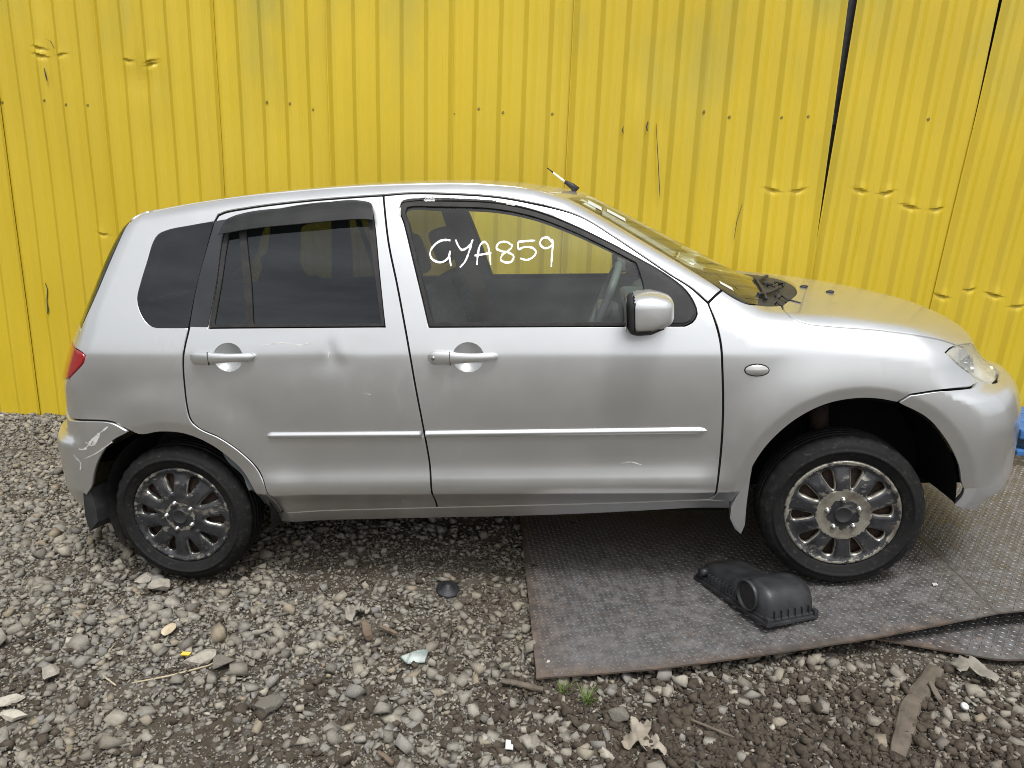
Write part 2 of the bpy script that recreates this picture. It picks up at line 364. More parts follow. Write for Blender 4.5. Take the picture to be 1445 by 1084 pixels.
# keep the things that lie on top clear of stones
for cx, cy, cr in [(1.039, -.775, .05), (1.012, -1.215, .05), (.81, -1.095, .05), (.885, -1.08, .04), (1.385, -1.35, .05), (1.045, -1.68, .03), (1.735, -1.55, .06), (2.76, -1.19, .06), (2.665, -1.35, .02), (.26, -1.30, .02), (1.372, -1.60, .02),
                   (-.155, -1.56, .04), (-.085, -1.63, .045), (.125, -1.165, .03), (.395, -1.325, .04), (.315, -1.31, .05), (.635, -1.50, .04), (1.675, -1.445, .03), (-.12, -1.43, .04), (-.10, -.86, .05), (1.515, -1.345, .025), (1.585, -1.39, .03),
                   (2.66, -1.17, .045), (2.61, -1.25, .045), (2.55, -1.33, .045), (2.50, -1.41, .045), (2.45, -1.49, .045), (2.41, -1.56, .045)]:
    keep &= np.hypot(X - cx, Y - cy) > cr + sz*.6
for P0, P1 in (((-.02, -1.25), (.12, -1.46)), ((.16, -1.44), (.40, -1.28))):
    for t in np.linspace(0, 1, 12): keep &= np.hypot(X - P0[0] - t*(P1[0]-P0[0]), Y - P0[1] - t*(P1[1]-P0[1])) > .006 + sz*.7
X, Y, S = X[keep], Y[keep], sz[keep]
Zg = gz(X, Y) + .009*fbm(X, Y, 7., 0.)
small = S < .017
v1 = chips(70, 8); v2 = chips(140, 8)[0::2]
g1 = scatter('gravel', v1, X[small], Y[small], Zg[small], S[small], MAT['stone'])
tag(g1, 'fine grey and tan crushed gravel covering the yard', 'gravel', kind='stuff')
g2 = scatter('coarse_gravel', v2, X[~small], Y[~small], Zg[~small], S[~small], MAT['stone'])
tag(g2, 'coarser angular grey stones lying through the gravel', 'gravel', kind='stuff')
NG = 52000
X = RNG.uniform(-1.2, 3.4, NG); Y = RNG.uniform(-2.1, -.35, NG)
g3 = scatter('grit', chips(20, 7), X, Y, gz(X, Y) + .009*fbm(X, Y, 7., 0.), np.clip(np.exp(RNG.normal(math.log(.0042), .40, NG)), .002, .009), MAT['stone'])
tag(g3, 'small grit and crumbs of stone between the gravel', 'grit', kind='stuff')
NC = 16000
X = np.r_[RNG.normal(2.15, .55, NC*2//3), RNG.uniform(-.5, 3.2, NC//3)]; Y = np.r_[RNG.normal(-1.52, .20, NC*2//3), RNG.uniform(-2.0, -.6, NC//3)]; m = (Y < -1.16) | (X < 1.3); X, Y = X[m], Y[m]
g5 = scatter('soil_clods', chips(40, 10), X, Y, gz(X, Y) + .009*fbm(X, Y, 7., 0.), np.clip(np.exp(RNG.normal(math.log(.0078), .5, len(X))), .003, .022), MAT['soil'], .6)
tag(g5, 'dark brown crumbs and clods of damp soil', 'soil', kind='stuff')
NO = 60000                                                            # the yard beyond, thinner and coarser
X = RNG.uniform(-6.5, 7.0, NO); Y = RNG.uniform(-5.6, 1.0, NO); m = ~((X > -3.25) & (X < 4.25) & (Y > -2.1)); X, Y = X[m], Y[m]
g4 = scatter('yard_gravel', chips(30, 7), X, Y, gz(X, Y), np.clip(np.exp(RNG.normal(math.log(.017), .40, len(X))), .008, .04), MAT['stone'])
tag(g4, 'loose grey gravel of the yard further out', 'gravel', kind='stuff')
print('stones', len(g4.data.polygons), len(g1.data.polygons), len(g2.data.polygons), len(g3.data.polygons))

# ---------------- corrugated yellow wall ----------------
YW = 1.12; PITCH = .14
wall = empty('corrugated_wall', (0, YW, 0)); tag(wall, 'yellow painted corrugated steel sheet wall behind the car', 'wall')
RIB = [(0, 0), (.003, .0010), (.0285, .0190), (.0315, .0205), (.0525, .0205), (.0555, .0190), (.081, .0010), (.084, 0), (.108, 0), (.1110, .0007), (.114, 0)]
WD = [  # crushed spots: world x, z, radius x, push in
    (-1.808, 2.316, .030, .016), (-1.775, 2.275, .040, .020), (-1.70, 2.28, .03, .010), (-1.24, 2.254, .035, .012), (-1.195, 2.250, .03, .016), (-1.125, 2.235, .045, .018),
    (-1.531, 1.236, .02, .012),
    (2.494, 1.633, .030, .018), (2.641, 1.638, .028, .020), (2.935, 1.647, .030, .020), (3.088, 1.640, .030, .022), (3.232, 1.568, .030, .020), (3.372, 1.562, .030, .018),
    (3.49, 1.082, .03, .018), (3.667, 1.126, .02, .014), (3.728, 1.101, .03, .020), (3.871, 1.047, .03, .018), ]
WB = [(-1.2, 2.15, .10, .10, -.010), (-2.0, .9, .10, .3, .008), (-1.3, .8, .2, .3, .008), (.3, 2.2, .3, .4, .010), (1.9, 2.3, .3, .3, -.012), (-.6, 1.9, .25, .3, -.007), (3.6, 1.9, .2, .5, .012), (1.72, 2.0, .03, .14, .006), (1.87, 1.95, .03, .14, -.006),
      (3.02, 1.3, .02, .16, -.007), (-1.79, 2.4, .04, .12, .006), (.05, .5, .3, .3, .01), (2.3, 1.2, .2, .4, .008)]
def sheet(x0, n, y0, lean=0., h=3.05, width=None, lift=.004):
    cols = [(k*PITCH + a, b) for k in range(n) for a, b in RIB] + [(n*PITCH, 0), (n*PITCH + .003, .0010), (n*PITCH + .0285, .0190), (n*PITCH + .0315, .0205), (n*PITCH + .033, .0205)]
    if width: cols = [c for c in cols if c[0] < .66] + [(width - .01, 0), (width, 0)]
    cols = [(-.006, lift), (-.003, lift*.9)] + cols
    near_ = [d for d in WD if x0 - .1 < d[0] < x0 + .85]
    zs = np.unique(np.round(np.concatenate([np.linspace(-.06, h, 70)] + [d[1] + np.array([-.06, -.045, -.034, -.026, -.019, -.013, -.008, -.004, 0, .004, .008, .013, .019, .026, .034, .045, .06]) for d in near_]), 4))
    cx = np.array([c[0] for c in cols]); cy = np.array([c[1] for c in cols])
    XX, ZZ = np.meshgrid(x0 + cx, zs); YY = -np.tile(cy, (len(zs), 1)) + y0
    ca, sa = math.cos(lean), math.sin(lean)
    px = x0 + (XX - x0)*ca + ZZ*sa; pz = ZZ*ca - (XX - x0)*sa
    for dx, dz, rx, a in WD:
        dx = x0 + dz*sa + round((dx - x0 - dz*sa - .042)/PITCH)*PITCH + .042; rx = .020 + .012*abs(math.sin(dx*37)); # always a crushed rib
        if not x0 - .05 < dx < x0 + .78: continue
        e = (pz - dz) + .25*(px - dx)*(1 if int(dx*50) % 2 else -1)
        YY = YY + .55*a*np.exp(-((px - dx)/rx)**2)*np.where(e < 0, 1.2*np.exp(-(e/.018)**2), -.55*np.exp(-(e/.035)**2) + 1.75*np.clip(1 - e/.006, 0, 1))
    for dx, dz, rx, rz, a in WB: YY = YY - a*np.exp(-((px - dx)/rx)**2 - ((pz - dz)/rz)**2)
    YY = YY + .0035*np.sin(px*3.1 + pz*1.3) + .002*np.sin(pz*5.0 + px*7)
    V = np.stack([px, YY, pz], -1).reshape(-1, 3); nx, nz_ = len(cols), len(zs)
    idx = np.arange(nx*nz_).reshape(nz_, nx); Fc = np.stack([idx[:-1, :-1], idx[:-1, 1:], idx[1:, 1:], idx[1:, :-1]], -1).reshape(-1, 4)
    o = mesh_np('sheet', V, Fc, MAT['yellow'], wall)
    md = o.modifiers.new('thickness', 'SOLIDIFY'); md.thickness = .0012; md.offset = 1
    return o
x = -.05 - 9*.70
xs_ = []
for i in range(13):
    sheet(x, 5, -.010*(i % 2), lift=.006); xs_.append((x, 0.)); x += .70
LEANS = [(2.745, .0355), (3.405, .058), (4.11, .060)]
for i, (x, ln) in enumerate(LEANS): sheet(x, 5, -.004 - .006*i, ln, width=.700 if i == 0 else None, lift=.003); xs_.append((x, ln))
box('backing_post', (2.80, .060, 1.5), (.10, .05, 3.0), MAT['post'], wall)
box('seam_dark_sheet', (3.75, .095, 1.5), (2.0, .006, 3.0), MAT['post'], wall, bevel=0)  # dark sheet added so the open seam reads black, not sky
for zz in (.45, 1.25, 2.02, 2.85): box('rail', (-.78, .045, zz), (11.0, .05, .06), MAT['post'], wall)
bm = bmesh.new(); bmesh.ops.create_cone(bm, cap_ends=True, segments=6, radius1=.0052, radius2=.0042, depth=.005, matrix=Matrix.Translation((0, -.0195, 0)) @ Matrix.Rotation(math.pi/2, 4, 'X'))
bmesh.ops.create_cone(bm, cap_ends=True, segments=10, radius1=.0085, radius2=.0085, depth=.0015, matrix=Matrix.Translation((0, -.0178, 0)) @ Matrix.Rotation(math.pi/2, 4, 'X'))
scr = bpy.data.meshes.new('screw'); bm.to_mesh(scr); bm.free(); scr.materials.append(MAT['screw'])
for (x0, ln) in xs_[6:]:
    for k in range(5):
        if random.random() < .55:
            z_ = 2.02 + random.uniform(-.025, .02); xx = x0 + k*PITCH + .042 + z_*math.sin(ln)
            y_ = .0035*math.sin(xx*3.1 + z_*1.3) + .002*math.sin(z_*5.0 + xx*7)
            link('screw', scr, None, wall, (xx, y_ - .004 if ln == 0 else y_ - .010, z_))

def paint_chip(path, w_):
    V_, F_ = [], []
    for i, (x, z) in enumerate(path):
        q = w_*(.4 + .6*math.sin(math.pi*(i + .5)/len(path)))*RNG.uniform(.6, 1.4); V_ += [(x - q, -.0285, z), (x + q, -.0285, z)]
    F_ = [(2*i, 2*i+1, 2*i+3, 2*i+2) for i in range(len(path)-1)]
    mesh_np('paint_chip', V_, F_, MAT['post'], wall)
paint_chip([(-1.965, .91), (-1.955, .87), (-1.962, .83), (-1.970, .79), (-1.968, .74), (-1.975, .71)], .005)
paint_chip([(1.655, 1.95), (1.650, 1.93), (1.658, 1.915)], .0035); paint_chip([(1.79, 1.98), (1.783, 1.95), (1.79, 1.93)], .0035)
paint_chip([(1.835, 1.97), (1.85, 1.86), (1.865, 1.75), (1.885, 1.60), (1.89, 1.56)], .0018)
paint_chip([(-1.80, 2.20), (-1.795, 2.16), (-1.79, 2.13)], .004); paint_chip([(-1.77, 2.36), (-1.74, 2.35), (-1.72, 2.31)], .003)
paint_chip([(3.585, 2.19), (3.57, 2.16), (3.565, 2.13)], .008); paint_chip([(2.35, 1.55), (2.33, 1.45), (2.325, 1.35)], .002)

# ---------------- steel tread plates ----------------
def plate_z(x, y): return .090 + .1135*(x - 1.33) + .010*np.exp(-((x - 1.35)/.25)**2) - .006*np.sin((x - 1.4)*2.6)
def lug_field(inside, zf, step=.0205):
    Vs, Fs = [], []
    i0 = 0
    xs = np.arange(1.0, 4.3, step)
    ca, sa = math.cos(.2), math.sin(.2)
    for a, u in enumerate(np.arange(-.6, 4.2, step)):
        for b_, v in enumerate(np.arange(-2.2, 2.0, step)):
            x = 1.43 + u*ca - v*sa; y = -1.33 + u*sa + v*ca
            if not inside(x, y): continue
            ang = (.785 if (a + b_) % 2 else -.785) + .2
            dx, dy = math.cos(ang), math.sin(ang); z = float(zf(x, y)); sl = .1135
            l, w_ = .0086, .0030
            for (p, q, hh) in ((-l, 0, 0), (0, -w_, 0), (l, 0, 0), (0, w_, 0), (-l*.55, 0, .0020), (l*.55, 0, .0020)):
                X_ = x + p*dx - q*dy; Y_ = y + p*dy + q*dx
                Vs.append((X_, Y_, float(zf(X_, Y_)) + .0004 + hh))
            Fs += [(i0, i0+1, i0+4), (i0+1, i0+5, i0+4), (i0+1, i0+2, i0+5), (i0+2, i0+3, i0+5), (i0+3, i0+4, i0+5), (i0+3, i0, i0+4)]
            i0 += 6
    return Vs, Fs
def in_poly(P):
    P = np.asarray(P)
    def f(x, y):
        c = False; j = len(P) - 1
        for i in range(len(P)):
            if (P[i][1] > y) != (P[j][1] > y) and x < (P[j][0]-P[i][0])*(y-P[i][1])/(P[j][1]-P[i][1]) + P[i][0]: c = not c
            j = i
        return c
    return f
def shrink(P, d):
    P = np.asarray(P, float); c = P.mean(0); v = P - c; return c + v*(1 - d/np.linalg.norm(v, axis=1))[:, None]
def tread_plate(label, P, zf, thick=.006):
    root = empty('tread_plate', (float(np.mean([p[0] for p in P])), float(np.mean([p[1] for p in P])), 0)); root.location.z = float(zf(root.location.x, root.location.y)) - thick
    tag(root, label, 'steel plate', 'steel tread plates under the front of the car')
    Pd = []
    for i in range(len(P)):
        a, b_ = np.array(P[i]), np.array(P[(i+1) % len(P)]); n = max(2, int(np.linalg.norm(b_-a)/.04))
        for k in range(n): Pd.append(a + (b_-a)*k/n + RNG.normal(0, .0005, 2))
    Pd = np.array(Pd); ins = in_poly(Pd)
    g = [(x, y) for x in np.arange(Pd[:, 0].min(), Pd[:, 0].max(), .05) for y in np.arange(Pd[:, 1].min(), Pd[:, 1].max(), .05) if ins(x, y) and np.hypot(*(Pd - (x, y)).T).min() > .03]
    pts = [Vector(p) for p in Pd.tolist() + g]
    V2, _, T, *_r = delaunay_2d_cdt(pts, [(i, (i+1) % len(Pd)) for i in range(len(Pd))], [], 1, 1e-6)
    V2 = np.array([v[:] for v in V2]); T = [t for t in T]
    ok = [t for t in T if ins(*V2[list(t)].mean(0))]
    top = np.c_[V2, [float(zf(x, y)) for x, y in V2]]; n = len(top)
    bot = top - [0, 0, thick]
    cnt = {}
    for t in ok:
        for i in range(3): cnt[(t[i], t[(i+1) % 3])] = 1
    rim = [(a, b_) for (a, b_) in cnt if (b_, a) not in cnt]
    Fc = [tuple(t) for t in ok] + [tuple(n + i for i in t[::-1]) for t in ok] + [(b_, a, n+a, n+b_) for a, b_ in rim]
    L0 = np.array(root.location)
    o = mesh_np('plate', np.vstack([top, bot]) - L0, Fc, MAT['plate'], root)
    dist = np.array([min(np.hypot(*(Pd - p[:2]).T).min(), 1) for p in top]); r = .8*np.clip(1 - dist/.03, 0, 1); r[top[:, 0] < 1.50] = np.maximum(r[top[:, 0] < 1.50], .55*np.clip(1-dist[top[:, 0] < 1.50]/.16, 0, 1))
    r[top[:, 0] > 2.78] *= .25
    at = o.data.attributes.new('rust', 'FLOAT', 'POINT'); at.data.foreach_set('value', np.r_[r, np.ones(n)].astype(np.float32))
    ins2 = in_poly(shrink(P, .02)); Vs, Fs = lug_field(lambda x, y: ins2(x, y) and y < .75, zf)
    lo = mesh_np('tread_lugs', np.array(Vs) - L0, Fs, MAT['lug'], root); lo['kind'] = 'stuff'
    lo.data.attributes.new('rust', 'FLOAT', 'POINT').data.foreach_set('value', np.clip(RNG.normal(.12, .25, len(Vs)), 0, 1).astype(np.float32))
    return root
PA = [(1.426, -1.328), (1.80, -1.262), (2.163, -1.186), (2.50, -1.108), (2.915, -.986), (2.905, -.48), (2.80, .72), (1.14, .72)]
PB = [(2.9165, -.985), (3.05, -.966), (3.9, -.80), (4.08, .30), (2.8335, .36), (2.9065, -.48)]
tread_plate('large dark steel tread plate under the front wheel', PA, plate_z)
tread_plate('steel tread plate at right, butted to the large one by a seam', PB, lambda x, y: plate_z(x, y) + .0004)
def low_z(x, y): return .186 + .055*(x - 2.7) + .05*(y + 1.1)
tread_plate('muddy steel tread plate lying lowest, under the other two', [(2.30, -1.00), (2.47, -1.035), (2.86, -1.128), (3.05, -1.12), (3.9, -1.05), (4.0, -.55), (2.4, -.62)], low_z)

# ---------------- car ----------------
# ---------- car body: one implicit surface, car frame (x forward, y left, z up, metres) ----------
def hermite(xs, ys):
    xs = np.asarray(xs, float); ys = np.asarray(ys, float)
    d = np.diff(ys) / np.diff(xs)
    m = np.zeros(len(xs)); m[0] = d[0]; m[-1] = d[-1]
    for i in range(1, len(xs) - 1):
        m[i] = 0.0 if d[i-1] * d[i] <= 0 else 2 * d[i-1] * d[i] / (d[i-1] + d[i])
    def f(x):
        x = np.asarray(x, float)
        i = np.clip(np.searchsorted(xs, x) - 1, 0, len(xs) - 2)
        h = xs[i+1] - xs[i]; t = (x - xs[i]) / h
        tc = np.clip(t, 0, 1)
        a = (2*tc**3 - 3*tc**2 + 1)*ys[i] + (tc**3 - 2*tc**2 + tc)*h*m[i] + (-2*tc**3 + 3*tc**2)*ys[i+1] + (tc**3 - tc**2)*h*m[i+1]
        return a + np.where(t < 0, t*h*m[0], 0) + np.where(t > 1, (t-1)*h*m[-1], 0)
    return f
def rmax(a, b, r):
    return np.minimum(np.maximum(a, b), -r) + np.hypot(np.maximum(a + r, 0), np.maximum(b + r, 0))
def smin(a, b, k):
    h = np.clip(0.5 + 0.5*(b - a)/k, 0, 1)
    return b*(1-h) + a*h - k*h*(1-h)
def sstep(a, b, x):
    t = np.clip((x - a)/(b - a), 0, 1); return t*t*(3 - 2*t)
ROOF = hermite([-.45, -.23, -.1, .17, .45, .80, 1.10, 1.33, 1.49, 1.62], [1.395, 1.447, 1.471, 1.503, 1.522, 1.530, 1.522, 1.499, 1.471, 1.455])
HOOD = hermite([1.9, 2.2, 2.46, 2.62, 2.84, 3.02, 3.15, 3.25], [1.072, 1.058, 1.032, 1.006, .957, .906, .850, .785])
FRONTZ = hermite([.12, .20, .26, .31, .37, .48, .58, .65, .70, .74, .80, .86, .95], [-.23, -.145, -.10, -.06, -.010, -.003, 0, -.016, -.050, -.125, -.172, -.205, -.30])
REARZ = hermite([.16, .27, .34, .41, .54, .61, .635, .66, .815, .946, 1.011, 1.10, 1.39, 1.43, 1.50], [.10, .055, .02, .002, 0, .005, .055, .062, .072, .126, .166, .222, .425, .465, .58])
DENTS = [  # x, z, radius x, radius z, depth   (right-hand side of the car only)
    (.70, .945, .020, .035, .0030), (.705, .905, .060, .04, .0022), (.745, .93, .02, .04, -.0014), (.62, .90, .16, .05, .0015), (.83, .955, .08, .04, .0012),
    (-.18, .80, .10, .07, .0035), (-.05, .77, .09, .05, -.0020), (-.25, .73, .06, .04, .0030), (.45, 1.0, .15, .03, .0006)]
ARCH_F = (2.505, .37, .352); ARCH_R = (.03, .315, .333)   # centre x, z, radius
def zcrease(x): return .951 - .0285*x
def side_s(x, y, z):
    t = z - zcrease(x)
    q = np.sqrt(t*t + .010**2); tm = .5*(t + q); tn = .5*(t - q)
    k = .075 + .055*sstep(2.0, 2.4, x)
    s = .832 - .235*tm - .23*tm*tm - k*tn - .20*tn*tn
    s = s + .022*np.exp(-((z - .425)/.062)**2)*sstep(.18, .45, x)*(1 - sstep(1.95, 2.15, x))
    s = s - .62*np.maximum(.398 - z, 0)
    s = s - .055*np.maximum(x - 2.15, 0)**2 - .035*np.maximum(.35 - x, 0)**2
    for cx, cz, R in (ARCH_F, ARCH_R):
        r = np.hypot(x - cx, z - cz)
        s = s + .008*(1 - sstep(R + .05, R + .22, r)) - .20*np.maximum(R + .048 - r, 0)*(1 - sstep(.06, .075, R + .048 - r))
    near = y < 0
    d = 0
    for dx, dz, rx, rz, dp in DENTS:
        d = d + dp*np.exp(-((x-dx)/rx)**2 - ((z-dz)/rz)**2)
    return s - np.where(near, d, 0)
def F(P):
    x, y, z = P[..., 0], P[..., 1], P[..., 2]
    s = np.abs(y); y2 = y*y
    side = s - side_s(x, y, z)
    roof = z - (ROOF(x) - .055*y2)
    # windscreen: normal (sin, cos) of a plane raked 29.7 degrees, bowed in plan
    xw = x + .27*y2
    ws = (xw - 1.607)*.4955 + (z - 1.448)*.8686
    hood = z - (HOOD(x) - .085*y2)
    rear = -.685 + .20*(np.minimum(s, .95)/.75)**3.5 + REARZ(z) - x
    cab = rmax(roof, ws + .004, .035)
    top = smin(cab, hood, .012)
    rr = np.where(z > 1.09, .050, .095)
    rr = .095 + (.055 - .095)*sstep(1.04, 1.12, z)
    b = rmax(side, top, rr)
    rear_r = .045
    b = rmax(b, rear*.93, rear_r)
    front = x - (3.287 - .30*(np.minimum(s, .95)/.8)**2.5 + FRONTZ(z))
    b = rmax(b, front*.9, .055)
    b = np.maximum(b, .17 - z)
    return b
def grad(P, e=1.2e-3):
    g = np.zeros_like(P)
    for k in range(3):
        d = np.zeros(3); d[k] = e
        g[..., k] = F(P + d) - F(P - d)
    return g/np.maximum(np.linalg.norm(g, axis=-1, keepdims=True), 1e-9)
def shoot(O, D, lo=.05, hi=2.2, n=44):
    """first inside-to-outside crossing going outward from points O along D"""
    O = np.asarray(O, float); D = np.asarray(D, float)
    a = np.full(O.shape[0], lo); b = np.full(O.shape[0], hi)
    ts = np.linspace(lo, hi, n)
    found = np.zeros(len(a), bool)
    for i in range(1, n):
        f = F(O + D*ts[i])
        new = (~found) & (f > 0)
        a[new] = ts[i-1]; b[new] = ts[i]; found |= new
    for _ in range(30):
        m = .5*(a + b); f = F(O + D*m[:, None]); inside = f <= 0
        a = np.where(inside, m, a); b = np.where(inside, b, m)
    return O + D*(.5*(a + b))[:, None]
ZA = .62; XA, XB, RA = .35, 2.30, .80
def dom(kind, uv):
    """2-d panel coordinates (about metric) -> ray origin and direction"""
    uv = np.asarray(uv, float); u, v = uv[:, 0], uv[:, 1]
    n = len(u); O = np.zeros((n, 3)); D = np.zeros((n, 3))
    if kind == 'cap':
        al = (u - np.clip(u, XA, XB))/RA; ph = v/RA
        O[:, 0] = np.clip(u, XA, XB); O[:, 2] = ZA
        D[:, 0] = np.sin(al); D[:, 1] = -np.cos(al)*np.cos(ph); D[:, 2] = np.cos(al)*np.sin(ph)
    elif kind == 'front':
        th = u/.9; O[:, 0] = 2.35; O[:, 2] = v; D[:, 0] = np.cos(th); D[:, 1] = np.sin(th)
    elif kind == 'rear':
        th = u/.9; O[:, 0] = .30; O[:, 2] = v; D[:, 0] = -np.cos(th); D[:, 1] = np.sin(th)
    elif kind == 'hatch':
        ps = v/.8; O[:, 0] = .45; O[:, 1] = u; O[:, 2] = .80; D[:, 0] = -np.cos(ps); D[:, 2] = np.sin(ps)
    return O, D
def inv(kind, P):
    P = np.atleast_2d(np.asarray(P, float)); x, y, z = P[:, 0], P[:, 1], P[:, 2]
    if kind == 'cap':
        xc = np.clip(x, XA, XB); rad = np.hypot(y, z - ZA)
        return np.stack([xc + RA*np.arctan2(x - xc, rad), RA*np.arctan2(z - ZA, -y)], 1)
    if kind == 'front': return np.stack([.9*np.arctan2(y, x - 2.35), z], 1)
    if kind == 'rear': return np.stack([.9*np.arctan2(y, .30 - x), z], 1)
    if kind == 'hatch': return np.stack([y, .8*np.arctan2(z - .80, .45 - x)], 1)
def on_body(kind, uv):
    O, D = dom(kind, uv); return shoot(O, D)


